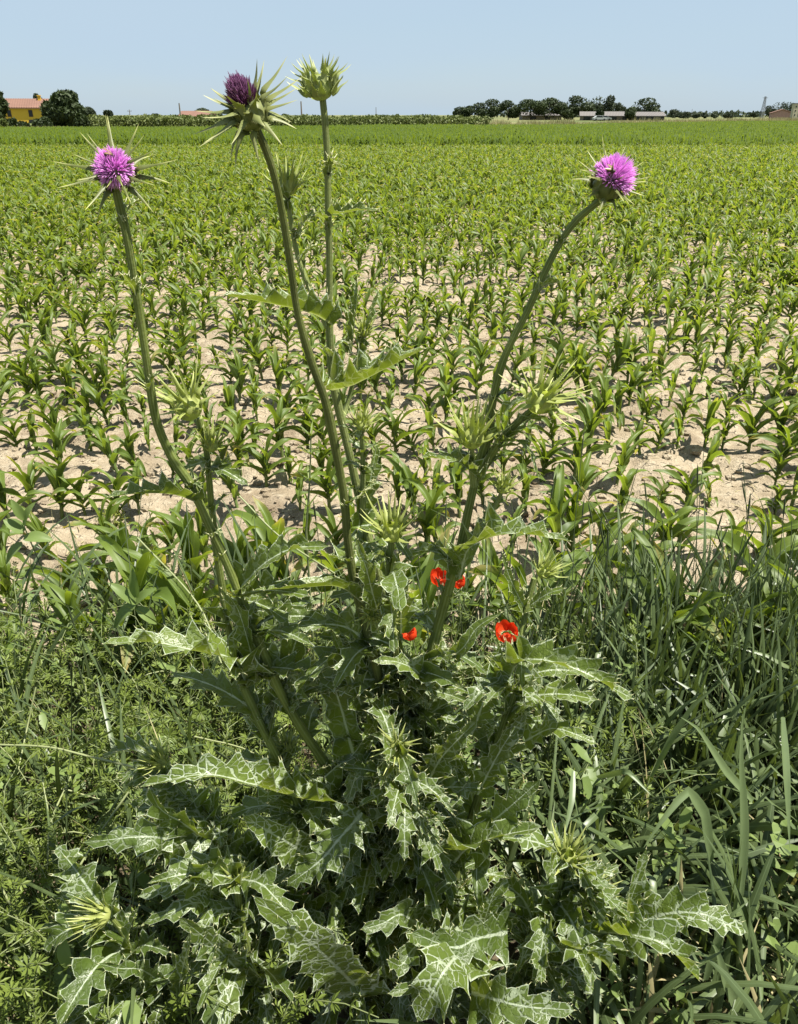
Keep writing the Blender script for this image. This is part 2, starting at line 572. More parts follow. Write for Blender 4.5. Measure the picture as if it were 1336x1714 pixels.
EDGE = np.array([[-420, -80], [-37, 80], [9.0, 99], [80, 174], [400, 510]], float)      # far edge of the crop


def edge_y(x):
    return np.interp(x, EDGE[:, 0], EDGE[:, 1])


mb = MB()
xs = np.concatenate([[-160], np.linspace(-100, 140, 61)])
G = np.zeros((2, len(xs), 3))
G[0, :, 0] = xs
G[0, :, 1] = 1.6
G[1, :, 0] = xs
G[1, :, 1] = np.maximum(edge_y(xs), 1.7)
G[:, :, 2] = -0.006
mb.grid(G[:, :, :])
tag(mb.build("field_ground", M['soil'], smooth=False), kind="structure")

# near part of the field: clods, ridges and hollows in real relief
xs = np.linspace(-7.5, 7.5, 430)
ys = np.concatenate([np.linspace(1.75, 5, 110), np.linspace(5.04, 12, 120)])
X, Y = np.meshgrid(xs, ys)
hh = 0.035 * vnoise(X * 1.3, Y * 2.4, 1) + 0.045 * vnoise(X * 3.2, Y * 8, 2) + 0.040 * np.abs(vnoise(X * 7, Y * 14, 3) - 0.5) * 2
hh += 0.020 * vnoise(X * 15, Y * 22, 4) + 0.008 * vnoise(X * 28, Y * 40, 5)
hh += 0.016 * np.cos((Y - 2.15) / 0.5 * 2 * math.pi + 0.6)
fade = np.clip((7.5 - np.abs(X)) / 0.6, 0, 1) * np.clip((12 - Y) / 1.2, 0, 1) * np.clip((Y - 1.75) / 0.3, 0, 1)
Z = np.where(fade < 1, 0.0, 0) + (hh - 0.062) * fade + 0.006
Z = np.maximum(Z, -0.002 + 0.006 * vnoise(X * 9, Y * 16, 6))
mb = MB()
mb.grid(np.stack([X, Y, Z], -1))
tag(mb.build("soil_bed", M['soil']), kind="structure")


def soil_z(x, y):
    i = int(np.clip(np.searchsorted(ys, y), 0, len(ys) - 1))
    j = int(np.clip(np.searchsorted(xs, x), 0, len(xs) - 1))
    if y > 12 or y < 1.75 or abs(x) > 7.5:
        return -0.006
    return float(Z[i, j])


# verge the thistle grows on
xv = np.linspace(-3.2, 3.2, 110)
yv = np.linspace(-0.6, 2.12, 60)
X2, Y2 = np.meshgrid(xv, yv)
zz = 0.045 * vnoise(X2 * 3, Y2 * 3, 8) + 0.02 * vnoise(X2 * 11, Y2 * 11, 9)
zz *= np.clip((2.12 - Y2) / 0.3, 0, 1)
zz += np.where(Y2 > 1.6, 0.002, 0) - 0.02 * (Y2 > 2.09)
mb = MB()
mb.grid(np.stack([X2, Y2, zz], -1))
tag(mb.build("verge_ground", M['verge']), kind="structure")

# loose clods on the soil
mb = MB()
ico = np.array([[0, 0, 1], [0.894, 0, 0.447], [0.276, 0.851, 0.447], [-0.724, 0.526, 0.447], [-0.724, -0.526, 0.447], [0.276, -0.851, 0.447],
                [0.724, 0.526, -0.447], [-0.276, 0.851, -0.447], [-0.894, 0, -0.447], [-0.276, -0.851, -0.447], [0.724, -0.526, -0.447], [0, 0, -1]])
icoF = np.array([[0, 1, 2], [0, 2, 3], [0, 3, 4], [0, 4, 5], [0, 5, 1], [1, 6, 2], [2, 6, 7], [2, 7, 3], [3, 7, 8], [3, 8, 4], [4, 8, 9], [4, 9, 5],
                 [5, 9, 10], [5, 10, 1], [1, 10, 6], [6, 11, 7], [7, 11, 8], [8, 11, 9], [9, 11, 10], [10, 11, 6]])
for i in range(8000):
    y = 1.95 + 9.0 * rng.random() ** 1.6
    x = (rng.random() * 2 - 1) * (0.7 + 0.62 * y)
    r = 0.004 + 0.022 * rng.random() ** 3
    V = ico * (1 + 0.3 * (rng.random((12, 1)) - 0.5)) * r * np.array([1.2, 1.0, 0.75])
    mb.add(V + [x, y, soil_z(x, y) + r * 0.25], icoF)
tag(mb.build("soil_clods", M['soil'], smooth=False), "loose dry clods of pale earth strewn between the maize rows", "soil clods", kind="stuff")


mb = MB()
for i in range(1500):
    y = 1.9 + 8.0 * rng.random() ** 1.5
    x = (rng.random() * 2 - 1) * (0.7 + 0.62 * y)
    a = rng.random() * 6.283
    l_, w_ = 0.008 + 0.05 * rng.random() ** 2, 0.0008 + 0.0014 * rng.random()
    d_ = np.array([math.cos(a), math.sin(a), rng.normal() * 0.25]) * l_
    n_ = np.array([-math.sin(a), math.cos(a), 0.3]) * w_
    c_ = np.array([x, y, soil_z(x, y) + 0.004])
    mb.add([c_ - d_ - n_, c_ - d_ + n_, c_ + [0, 0, 0.004] + n_, c_ + [0, 0, 0.004] - n_, c_ + d_ + n_, c_ + d_ - n_], [[0, 1, 2, 3], [3, 2, 4, 5]], [[0, 0.5, 0]] * 6, rng.random())
tag(mb.build("plant_litter", M['grass_dry'], smooth=False), "bits of dry straw and litter lying on the pale soil", "plant litter", kind="stuff")

# ------------------------------------------------------------------ maize
def corn_leaf(mb, base, az, length, width, lift, droop, r_, n=9, m=5, twist=0.0, tone=0.4):
    """a strap leaf: leaves the stalk at angle lift, arches and droops, folded along its midrib"""
    s = np.linspace(0, 1, n)
    ang = lift - droop * s ** 1.6
    st = length / (n - 1)
    hx = np.concatenate([[0], np.cumsum(np.cos(ang[:-1]) * st)])
    hz = np.concatenate([[0], np.cumsum(np.sin(ang[:-1]) * st)])
    w = width * np.clip(np.sin(math.pi * (0.20 + 0.80 * s) ** 0.85), 0, 1) ** 0.75
    w[-1] = 0.0008
    da = np.array([math.cos(az), math.sin(az), 0])
    db = np.array([-math.sin(az), math.cos(az), 0])
    t = np.linspace(-1, 1, m)
    G = np.zeros((n, m, 3))
    lc = np.zeros((n, m, 3))
    ph1, ph2 = r_.random(2) * 6.28
    side = (r_.random() - 0.5) * 0.25 * length
    dry = 1.0 if r_.random() < 0.3 else 0.55 * r_.random()
    for i in range(n):
        tw = twist * s[i]
        b = db * math.cos(tw) + np.array([0, 0, 1.0]) * math.sin(tw)
        tan = da * math.cos(ang[i]) + np.array([0, 0, math.sin(ang[i])])
        nor = np.cross(tan, b)
        if nor[2] < 0 and abs(ang[i]) < 1.4:
            nor = -nor
        c = base + da * hx[i] + np.array([0, 0, hz[i]]) + db * side * s[i] ** 2
        fold = 0.75 * (1 - s[i]) + 0.25
        wav = 0.30 * width * np.where(t < 0, np.sin(s[i] * 11 + ph1), np.sin(s[i] * 12 + ph2)) * np.abs(t) ** 2 * (s[i] > 0.1)
        G[i] = c + np.outer(t * w[i] * math.cos(fold), b) + np.outer(np.abs(t) * w[i] * math.sin(fold) + wav, nor)
        lc[i, :, 0] = s[i]
        lc[i, :, 1] = t
        lc[i, :, 2] = s[i] * dry * (0.8 + 0.2 * np.abs(t))
    mb.grid(G, lc, tint=np.clip(tone + 0.35 * (r_.random() - 0.5) + 0.15 * np.repeat(s, m), 0, 1))


def corn_variant(seed, size, fine=True):
    """list of (kind, MB): one stalk and its leaves, local coordinates"""
    r_ = np.random.default_rng(seed)
    parts = []
    H = 0.20 * size
    st = MB()
    lean = (r_.random(2) - 0.5) * 0.05
    P = np.array([[0, 0, -0.04], [lean[0] * 0.3, lean[1] * 0.3, H * 0.5], [lean[0], lean[1], H]])
    st.tube(cat(P, 5), np.array([0.0085, 0.010, 0.010, 0.011, 0.008]) * size, 7 if fine else 5)
    parts.append(("stalk", st))
    nl = int(r_.integers(7, 10))
    a0 = r_.random() * math.pi
    for k in range(nl):
        f = k / (nl - 1)
        az = a0 + (k % 2) * math.pi + (r_.random() - 0.5) * 1.1
        z = H * (0.22 + 0.74 * f)
        base = np.array([lean[0] * z / H, lean[1] * z / H, z])
        L = size * (0.125 + 0.170 * math.sin(math.pi * (0.22 + 0.60 * f))) * (0.85 + 0.3 * r_.random())
        W = size * (0.0112 + 0.0212 * math.sin(math.pi * (0.12 + 0.72 * f))) * (0.85 + 0.3 * r_.random())
        lift = R(41 + 43 * f + r_.normal() * 8)
        droop = R(125 - 48 * f + r_.normal() * 38)
        b = MB()
        corn_leaf(b, base, az, L, W, lift, max(droop, 0.15), r_, n=10 if fine else 6, m=5 if fine else 3, twist=r_.normal() * 0.7, tone=0.12 + 0.62 * f)
        parts.append(("leaf", b))
    return parts


def merge(parts, name):
    b = MB()
    for kind, p in parts:
        for V, F, L, T in zip(p.V, p.F, p.L, p.T):
            pass
        off = b.n
        b.V += p.V
        b.F += [f + off for f in p.F]
        b.L += p.L
        b.T += p.T
        b.M += [np.full(len(f), 0 if kind == "leaf" else 1) for f in p.F]
        b.n += p.n
    return b.mesh(name, [M['corn'], M['corn_stalk']])


NV = 12
corn_parts, corn_single = [], []
for v in range(NV):
    size = 0.95 + 0.05 * (v % 4)
    pp = corn_variant(100 + v, size)
    corn_parts.append([(k, b.mesh(k, M['corn'] if k == "leaf" else M['corn_stalk'])) for k, b in pp])
    corn_single.append(merge(pp, "maize_plant"))
corn_low = [merge(corn_variant(100 + v, 1.0, False), "maize_low") for v in range(6)]

ROW0, ROWD, SPC = 1.90, 0.385, 0.126
pts = []
row = 0
yy = ROW0
while yy < 42:
    half = 0.62 * yy + 1.0
    xx = -half + rng.random() * SPC
    while xx < half:
        gap = vnoise(np.array(xx * 0.9 + 31), np.array(yy * 0.9), 21)
        if rng.random() > 0.10 and not (gap < 0.22 and rng.random() < 0.6 and row > 3):
            x = xx + rng.normal() * 0.025
            y = yy + rng.normal() * 0.030
            s = (0.42 + 0.34 * rng.random()) * (1 + 0.030 * min(yy, 18)) * (1.7 if row == 0 else 1.45 if row == 1 else 1.15 if row == 2 else 1.0)
            pts.append((x, y, rng.random() * 6.283, s, row))
        xx += SPC * (0.8 + 0.4 * rng.random())
    row += 1
    yy += ROWD
pts = np.array(pts)
px_, py_, pz_ = [], [], []
for p in pts:
    a, b, _ = project((p[0], p[1], 0.15))
    px_.append(a)
    py_.append(b)
px_, py_ = np.array(px_), np.array(py_)
inview = (px_ > -60) & (px_ < 1396)
order = [i for i in np.argsort(pts[:, 1]) if inview[i]]
ind = set(order[:290])
ORD = ["first", "second", "third", "fourth", "fifth", "sixth", "seventh", "eighth", "ninth", "tenth", "eleventh", "twelfth", "thirteenth",
       "fourteenth", "fifteenth", "sixteenth", "seventeenth", "eighteenth", "nineteenth", "twentieth"] + ["%dst" % n if n % 10 == 1 else "%dnd" % n if n % 10 == 2 else "%drd" % n if n % 10 == 3 else "%dth" % n for n in range(21, 90)]
byrow = {}
for i in ind:
    byrow.setdefault(int(pts[i, 4]), []).append(i)
for rw in sorted(byrow):
    ids = sorted(byrow[rw], key=lambda i: px_[i])
    for k, i in enumerate(ids):
        x, y, a, s, _ = pts[i]
        v = int(rng.integers(NV))
        z = soil_z(x, y) - 0.012
        where = "nearest maize row" if rw == 0 else ORD[rw] + " maize row from the verge"
        if rw < 7:
            t = empty("maize_plant", (x, y, z))
            for kk, me in corn_parts[v]:
                c = bpy.data.objects.new(kk, me)
                col.objects.link(c)
                c.parent = t
        else:
            t = link("maize_plant", corn_single[v], None, (x, y, z))
        t.rotation_euler = (rng.normal() * 0.10, rng.normal() * 0.10, a)
        t.scale = (s, s, s)
        tag(t, "young maize plant in the %s, %s plant from the left" % (where, ORD[k]), "maize plant", "young maize plants standing in rows")

# the rest of the field: one mass
rest = [i for i in range(len(pts)) if i not in ind]
P1 = np.array([[pts[i, 0], pts[i, 1], soil_z(pts[i, 0], pts[i, 1]) - 0.012] for i in rest])
A1 = pts[rest, 2]
S1 = pts[rest, 3]
I1 = rng.integers(0, 6, len(rest))
# far patches of 2 x 2 m
patches = []
for q in range(3):
    b = MB()
    r_ = np.random.default_rng(300 + q)
    for ry in np.arange(-0.8, 1.0, 0.4):
        for rx in np.arange(-0.92, 1.0, 0.16):
            if r_.random() < 0.06:
                continue
            ox, oy = rx + r_.normal() * 0.04, ry + r_.normal() * 0.04
            a0 = r_.random() * 6.28
            hgt = 0.9 + 0.45 * r_.random()
            for k in range(6):
                az = a0 + (k % 2) * math.pi + r_.normal() * 0.5
                f = k / 5
                base = np.array([ox, oy, (0.06 + 0.15 * f) * hgt])
                d = np.array([math.cos(az), math.sin(az), 0])
                sd = np.array([-math.sin(az), math.cos(az), 0]) * 0.026
                L = (0.24 + 0.08 * r_.random()) * hgt
                up = 1.0 + 0.8 * f
                p1 = base + d * L * 0.45 * (1.1 - 0.6 * f) + [0, 0, L * 0.45 * up]
                p2 = p1 + d * L * 0.42 + [0, 0, L * (0.25 * f - 0.38 + 0.1 * r_.normal())]
                b.add([base - sd * 0.4, base + sd * 0.4, p1 + sd, p1 - sd, p2], [[0, 1, 2], [0, 2, 3], [3, 2, 4]], [[0, 0.5, 0]] * 5, 0.65 * r_.random() ** 1.3)
    patches.append(b.mesh("maize_patch", M['corn_far']))
P2 = []
gy = 42.0 + 0.9
while gy < 190:
    half = 0.60 * gy + 3
    for gx in np.arange(-half, half, 2.0):
        if gy + 1 < edge_y(gx) and gx > -90 and gx < 125:
            P2.append((gx + rng.normal() * 0.1, gy, -0.006))
    gy += 2.0
P2 = np.array(P2)
A2 = rng.integers(0, 2, len(P2)) * math.pi
S2 = 1.0 + 0.25 * (vnoise(P2[:, 0] * 0.05, P2[:, 1] * 0.05, 40) - 0.5) + 0.12 + 0.15 * rng.random(len(P2))
I2 = rng.integers(0, 3, len(P2)) + 6
PA = np.vstack([P1, P2])
AA = np.concatenate([A1, A2])
SA = np.concatenate([S1, S2])
IA = np.concatenate([I1, I2])
me = bpy.data.meshes.new("maize_field")
me.vertices.add(len(PA))
me.vertices.foreach_set("co", PA.astype(np.float32).ravel())
for nm, arr, ty in (("rz", AA, 'FLOAT'), ("sz", SA, 'FLOAT')):
    a = me.attributes.new(nm, ty, 'POINT')
    a.data.foreach_set("value", arr.astype(np.float32))
a = me.attributes.new("vid", 'INT', 'POINT')
a.data.foreach_set("value", IA.astype(np.int32))
field = link("maize_field", me)
tag(field, "dense green mass of young maize running back to the field's far edge", "maize field", kind="stuff")
ng = bpy.data.node_groups.new("scatter_maize", 'GeometryNodeTree')
ng.interface.new_socket("Geometry", in_out='INPUT', socket_type='NodeSocketGeometry')
ng.interface.new_socket("Geometry", in_out='OUTPUT', socket_type='NodeSocketGeometry')
gi, go = ng.nodes.new("NodeGroupInput"), ng.nodes.new("NodeGroupOutput")
iop = ng.nodes.new("GeometryNodeInstanceOnPoints")
join = ng.nodes.new("GeometryNodeJoinGeometry")
protos = []
for i, pm in reversed(list(enumerate(corn_low + patches))):
    po = bpy.data.objects.new("maize_source", pm)       # never linked to the scene: only a source of geometry
    oi = ng.nodes.new("GeometryNodeObjectInfo")
    oi.inputs[0].default_value = po
    oi.inputs["As Instance"].default_value = True
    ng.links.new(oi.outputs["Geometry"], join.inputs[0])
ng.links.new(gi.outputs[0], iop.inputs["Points"])
ng.links.new(join.outputs[0], iop.inputs["Instance"])
iop.inputs["Pick Instance"].default_value = True


def named(nm, ty):
    nd = ng.nodes.new("GeometryNodeInputNamedAttribute")
    nd.data_type = ty
    nd.inputs[0].default_value = nm
    return nd.outputs[0]


ng.links.new(named("vid", 'INT'), iop.inputs["Instance Index"])
cmb = ng.nodes.new("ShaderNodeCombineXYZ")
ng.links.new(named("rz", 'FLOAT'), cmb.inputs[2])
ng.links.new(cmb.outputs[0], iop.inputs["Rotation"])
ng.links.new(named("sz", 'FLOAT'), iop.inputs["Scale"])
ng.links.new(iop.outputs[0], go.inputs[0])
md = field.modifiers.new("scatter", 'NODES')
md.node_group = ng

# ------------------------------------------------------------------ far side of the field
def tree(label, px, py_top, py_base, wpx, Y, mat='crown', seed=0, trunk_frac=0.18, dens=1.0, lumps=9, group="trees along the far edge of the field", cat_="tree", name="tree", flat=1.0):
    r_ = np.random.default_rng(1000 + seed)
    b0 = at(px, py_base, Y)
    base = np.array([b0[0], Y, -0.02])
    top = at(px, py_top, Y)[2]
    w = wpx * mpp(py_base, Y)
    t = empty(name, base)
    h = top - base[2]
    cz0 = h * trunk_frac
    tk = MB()
    tk.tube(cat([[0, 0, -0.2], [0.02 * h, 0, h * 0.3], [0, 0.02 * h, h * 0.7]], 6), np.linspace(0.035, 0.012, 6) * h, 7)
    for k in range(5):
        a = k * 1.3 + r_.random()
        z0 = h * (0.28 + 0.08 * k)
        tk.tube(cat([[0, 0, z0], [0.16 * w * math.cos(a), 0.16 * w * math.sin(a), z0 + 0.12 * h], [0.3 * w * math.cos(a), 0.3 * w * math.sin(a), z0 + 0.2 * h]], 4),
                np.linspace(0.012, 0.004, 4) * h, 5)
    tk.build("trunk", M['bark'], t)
    cr = MB()
    card = max(0.26, 0.042 * h)
    V, F, T = [], [], []
    n = 0
    for k in range(lumps):
        if k == 0:
            c = np.array([0, 0, (cz0 + h) / 2])
            rr = np.array([w * 0.36, w * 0.36, (h - cz0) * 0.40])
        else:
            a = r_.random() * 6.283
            q = 0.26 + 0.07 * r_.random()
            zf = r_.random()
            wid = math.sin(math.pi * (0.12 + 0.75 * zf)) ** 0.7
            c = np.array([math.cos(a) * w * 0.31 * wid, math.sin(a) * w * 0.31 * wid, cz0 + (h - cz0) * (0.14 + 0.70 * zf)])
            rr = np.array([w * q * 0.75, w * q * 0.75, (h - cz0) * q * 0.62])
        m = int(340 * dens)
        d = r_.normal(size=(m, 3))
        d /= np.linalg.norm(d, axis=1, keepdims=True)
        P = c + d * rr * (0.72 + 0.36 * r_.random((m, 1)))
        P[:, 2] = np.minimum(P[:, 2], h)
        e1 = r_.normal(size=(m, 3))
        e1 /= np.linalg.norm(e1, axis=1, keepdims=True)
        e2 = np.cross(e1, d + 0.6 * r_.normal(size=(m, 3)))
        e2 /= np.maximum(np.linalg.norm(e2, axis=1, keepdims=True), 1e-6)
        s = card * (0.6 + 0.8 * r_.random((m, 1)))
        Q = np.stack([P - e1 * s, P - e2 * s * 0.6, P + e1 * s, P + e2 * s * 0.6], 1).reshape(-1, 3)
        V.append(Q)
        F.append(np.arange(m * 4).reshape(m, 4) + n)
        T.append(np.repeat(np.clip(0.1 + 0.5 * r_.random() + 0.3 * r_.random(m), 0, 1), 4))
        n += m * 4
    cr.add(np.vstack(V), np.vstack(F), None, np.concatenate(T))
    cr.build("crown", M[mat], t, smooth=False)
    tag(t, label, cat_, group)
    return t


GL = "trees and shrubs around the yellow house"
tree("large dark round tree beside the yellow house", 111, 153, 214, 66, 92, seed=1, lumps=14, dens=1.6, trunk_frac=0.05, group=GL)
tree("dark tree cut by the left picture edge beside the yellow house", 0, 147, 213, 34, 96, seed=2, lumps=10, dens=1.3, trunk_frac=0.1, group=GL)
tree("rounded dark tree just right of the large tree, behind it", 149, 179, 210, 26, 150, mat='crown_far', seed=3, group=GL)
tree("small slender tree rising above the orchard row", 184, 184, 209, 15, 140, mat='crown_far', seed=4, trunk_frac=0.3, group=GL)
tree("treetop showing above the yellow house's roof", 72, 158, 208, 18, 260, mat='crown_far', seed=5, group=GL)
for i, (px, top, w, lab) in enumerate([(16, 198, 26, "green shrub under the yellow wall by the left picture edge"), (72, 198, 28, "dark shrub in front of the yellow house wall"),
                                       (140, 192, 24, "pointed shrub at the foot of the large dark tree"), (42, 205, 22, "low dark bush between the two shrubs by the house")]):
    tree(lab, px, top, 214, w, 86 + i, seed=10 + i, lumps=7, trunk_frac=0.0, name="shrub", cat_="shrub", group=GL)
tree("pale flowering shrub at the left picture edge", 4, 199, 213, 14, 84, mat='orchard', seed=16, lumps=5, trunk_frac=0.0, name="shrub", cat_="shrub", group=GL)
for i, (px, top, w, lab) in enumerate([(262, 190, 16, "low bushy treetop over the orchard between the two left poles"), (337, 180, 30, "round tree behind the red roof"), (478, 191, 16, "small dark treetop right of the dark purple flower head"),
                                       (365, 188, 16, "small tree just right of the red roof")]):
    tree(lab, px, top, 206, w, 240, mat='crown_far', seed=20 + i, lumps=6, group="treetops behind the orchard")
far = [(779, 177, 30, "leftmost dark tree of the clump on the far right"), (815, 166, 34, "tall domed tree second from the left of the clump"), (851, 169, 30, "rounded tree third from the left of the clump"),
       (888, 165, 46, "broad dark tree in the middle of the far clump"), (918, 164, 44, "broad dark tree beside the middle of the clump"), (945, 168, 36, "dark tree just left of the barn's end"),
       (972, 160, 44, "tall broad tree at the barn's left end"), (998, 159, 26, "loose tree behind the barn, left of three"), (1016, 160, 22, "loose tree behind the barn, middle of three"), (1036, 171, 16, "loose small tree behind the barn, right of three"),
       (1076, 163, 42, "round tree at the barn's right end"), (1002, 183, 12, "small dark tree in front of the long barn"), (1056, 177, 16, "dark narrow tree between the two barn roofs")]
for i, (px, top, w, lab) in enumerate(far):
    tree(lab, px, top, 203, w * 1.3, 300 if i < 11 else 276, mat='crown' if i not in (7, 8, 9) else 'crown_far', seed=40 + i, lumps=9 if i not in (7, 8, 9) else 6, dens=1.2 if i not in (7, 8, 9) else 0.55, trunk_frac=0.05 if i not in (7, 8) else 0.25, group="clump of trees round the far barns")
far2 = [(1130, 182, 18, "dark tree of the distant line, left end"), (1145, 186, 22, "low tree of the distant line beside the dark one"), (1180, 189, 10, "small tree of the distant line, left of the gap"), (1195, 190, 9, "tiny tree in the gap of the distant line"),
        (1214, 189, 9, "small rounded tree of the distant line after the gap"), (1222, 188, 10, "small tree of the distant line, right end"), (1262, 189, 12, "low tree left of the lattice mast"),
        (1303, 169, 36, "large domed tree beside the pale tower"), (1287, 178, 16, "dark tree between the mast and the domed tree"), (1324, 174, 10, "narrow dark tree behind the pale tower"), (1334, 174, 8, "narrow dark tree at the right picture edge"),
        (1166, 190, 16, "flat low tree of the distant line")]
for i, (px, top, w, lab) in enumerate(far2):
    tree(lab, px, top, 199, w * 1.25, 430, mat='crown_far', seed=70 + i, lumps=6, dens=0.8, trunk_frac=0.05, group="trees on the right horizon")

# far tree line, one mass along the horizon
mb = MB()
r_ = np.random.default_rng(9)
for k in range(3600):
    x = 58 + 420 * r_.random()
    y = 620 + 60 * r_.random()
    hgt = 2.4 + 2.6 * vnoise(np.array(x * 0.05), np.array(3.0), 77) + 1.2 * vnoise(np.array(x * 0.3), np.array(3.0), 78)
    P = np.array([x, y, hgt * r_.random()])
    e1, e2 = unit(r_.normal(size=3)) * 1.3, unit(r_.normal(size=3)) * 1.0
    mb.add([P - e1, P - e2, P + e1, P + e2], [[0, 1, 2, 3]], None, r_.random())
tag(mb.build("distant_woods", M['crown_far'], smooth=False), "thin dark line of distant woods on the horizon", "woods", kind="stuff")

# orchard rows behind the crop, left half
mb = MB()
r_ = np.random.default_rng(12)
a, b = np.array([-30.0, 86.0]), np.array([11.0, 104.5])
for k in range(34000):
    u = r_.random()
    rw = r_.integers(0, 3)
    p = a + (b - a) * u + np.array([-0.44, 0.9]) * (rw * 3.5 + r_.normal() * 0.35)
    hgt = 1.22 + 0.32 * vnoise(np.array(u * 60), np.array(2.0 + rw), 31) + 0.06 * rw
    z = hgt * (0.10 + 0.9 * r_.random() ** 0.8)
    P = np.array([p[0], p[1], z])
    s = 0.10 + 0.08 * r_.random()
    e1, e2 = unit(r_.normal(size=3)) * s, unit(r_.normal(size=3)) * s * 0.7
    mb.add([P - e1, P - e2, P + e1, P + e2], [[0, 1, 2, 3]], None, 0.6 * r_.random() + 0.4 * vnoise(np.array(u * 140), np.array(5.0 + rw), 32))
tag(mb.build("orchard_rows", M['orchard'], smooth=False), "long leafy rows of a low orchard behind the maize on the left half", "orchard", kind="stuff")

# dry grass strip along the crop's edge
mb = MB()
r_ = np.random.default_rng(13)
n = 16000
for k in range(n):
    x = -52 + 165 * r_.random()
    y = edge_y(x) + 0.6 + abs(r_.normal()) * (0.9 if x < 11 else 8.0)
    hgt = (0.55 + 0.45 * r_.random()) * (0.5 if x < 9 else 1.0) * (0.5 + vnoise(np.array(x * 0.4), np.array(1.0), 91))
    w = 0.05 + 0.06 * r_.random()
    dx = r_.normal() * 0.2
    mb.add([[x - w, y, -0.01], [x + w, y, -0.01], [x + dx, y + r_.normal() * 0.15, hgt]], [[0, 1, 2]], None, r_.random())
tag(mb.build("dry_grass_strip", M['grass_dry'], smooth=False), "straw coloured strip of dry grass along the far edge of the maize", "dry grass", kind="stuff")


def house(name, label, px, py_roof, py_eave, Y, width, depth, rz, wall, roof, cat_, openings, rise, ridge_along=True, chimney=None, over=0.4):
    c = at(px, py_eave, Y)
    h = c[2]
    t = empty(name, (c[0], Y, -0.02))
    t.rotation_euler = (0, 0, rz)
    b = MB()
    w2, d2 = width / 2, depth / 2
    b.add([[-w2, -d2, -0.3], [w2, -d2, -0.3], [w2, d2, -0.3], [-w2, d2, -0.3], [-w2, -d2, h], [w2, -d2, h], [w2, d2, h], [-w2, d2, h], [-w2, 0, h + rise], [w2, 0, h + rise]],
          [[0, 1, 5, 4], [2, 3, 7, 6]])
    b.add([[-w2, -d2, -0.3], [-w2, d2, -0.3], [-w2, d2, h], [-w2, 0, h + rise], [-w2, -d2, h]], [[0, 1, 2, 3, 4]])
    b.add([[w2, -d2, -0.3], [w2, d2, -0.3], [w2, d2, h], [w2, 0, h + rise], [w2, -d2, h]], [[4, 3, 2, 1, 0]])
    b.build("wall", M[wall], t, smooth=False)
    rf = MB()
    th = 0.18
    wo = w2 + over
    sl = rise / d2
    yo = d2 + over
    for sgn in (-1, 1):
        e = [[-wo, sgn * yo, h - over * sl + 0.02], [wo, sgn * yo, h - over * sl + 0.02], [wo, 0, h + rise + 0.02], [-wo, 0, h + rise + 0.02]]
        e2 = [[p[0], p[1], p[2] + th] for p in e]
        rf.add(e + e2, [[0, 1, 2, 3], [4, 5, 6, 7], [0, 1, 5, 4], [1, 2, 6, 5], [3, 0, 4, 7]])
    ro = rf.build("roof", M[roof], t, smooth=False)
    # courses of tiles as raised ridges on the slope that is seen
    nt = int(width / 0.45)
    rb = MB()
    for k in range(nt):
        x = -wo + (k + 0.5) * 2 * wo / nt
        rb.add([[x - 0.08, -yo, h - over * sl + th + 0.025], [x + 0.08, -yo, h - over * sl + th + 0.025], [x + 0.08, 0, h + rise + th + 0.025], [x - 0.08, 0, h + rise + th + 0.025],
                [x, -yo, h - over * sl + th + 0.09], [x, 0, h + rise + th + 0.09]], [[0, 4, 5, 3], [4, 1, 2, 5]])
    tag(rb.build("tile_ridges", M[roof], ro, smooth=False), kind="stuff")
    for (kind, x, z, ww, hh_) in openings:
        f = MB()
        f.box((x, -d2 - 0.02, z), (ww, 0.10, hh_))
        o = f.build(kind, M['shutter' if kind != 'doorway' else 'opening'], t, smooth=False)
        g = MB()
        g.box((x, -d2 - 0.075, z), (ww * 0.7, 0.02, hh_ * 0.8))
        g.build("pane", M['glass'], o, smooth=False)
    if chimney:
        cb = MB()
        cb.box((chimney, -0.6, h + rise + 0.1), (0.6, 0.6, 1.2))
        cb.box((chimney, -0.6, h + rise + 0.76), (0.8, 0.8, 0.12))
        cb.build("chimney", M[wall], ro, smooth=False)
    tag(t, label, cat_)
    return t


house("yellow_house", "yellow farmhouse with red tiled roof at the left edge", 56, 163, 181, 188, 13.5, 7.4, R(14), 'yellow', 'tile', "house",
      [("window", -0.2, 1.9, 0.8, 1.3), ("window", -4.4, 1.9, 0.8, 1.3), ("window", 3.4, 1.9, 0.8, 1.3), ("doorway", -0.3, -0.1 + 0.2, 1.0, 1.2)], 1.55, chimney=1.6)
house("red_roofed_house", "low house showing only a red roof behind the orchard", 330, 189, 196, 215, 7.0, 6.0, R(-6), 'cream', 'tile', "house", [("window", 0, 0.7, 0.8, 0.8)], 1.1)
house("long_barn", "long low barn with pale grey roof below the far trees", 1014, 186, 195, 285, 16.0, 9.0, R(-10), 'barnwall', 'barnroof', "barn",
      [("doorway", -6, 0.6, 2.2, 1.5), ("doorway", -2, 0.6, 2.2, 1.5), ("doorway", 2.2, 0.6, 2.2, 1.5), ("doorway", 6.2, 0.6, 2.2, 1.5)], 1.15)
house("second_barn", "low barn with pale grey roof at the right end of the trees", 1082, 186, 195, 282, 10.0, 8.0, R(-4), 'barnwall', 'barnroof', "barn",
      [("doorway", -3.4, 0.6, 2.4, 1.4), ("doorway", 0.4, 0.6, 2.4, 1.4), ("doorway", 4.0, 0.6, 1.4, 1.4)], 1.05)
house("grey_shed", "grey shed half hidden under the broad dark trees", 905, 189, 194, 312, 14.0, 6.0, R(3), 'barnwall', 'barnroof', "shed", [("doorway", -3, 0.5, 2, 1.2), ("doorway", 2, 0.5, 2, 1.2)], 0.9)
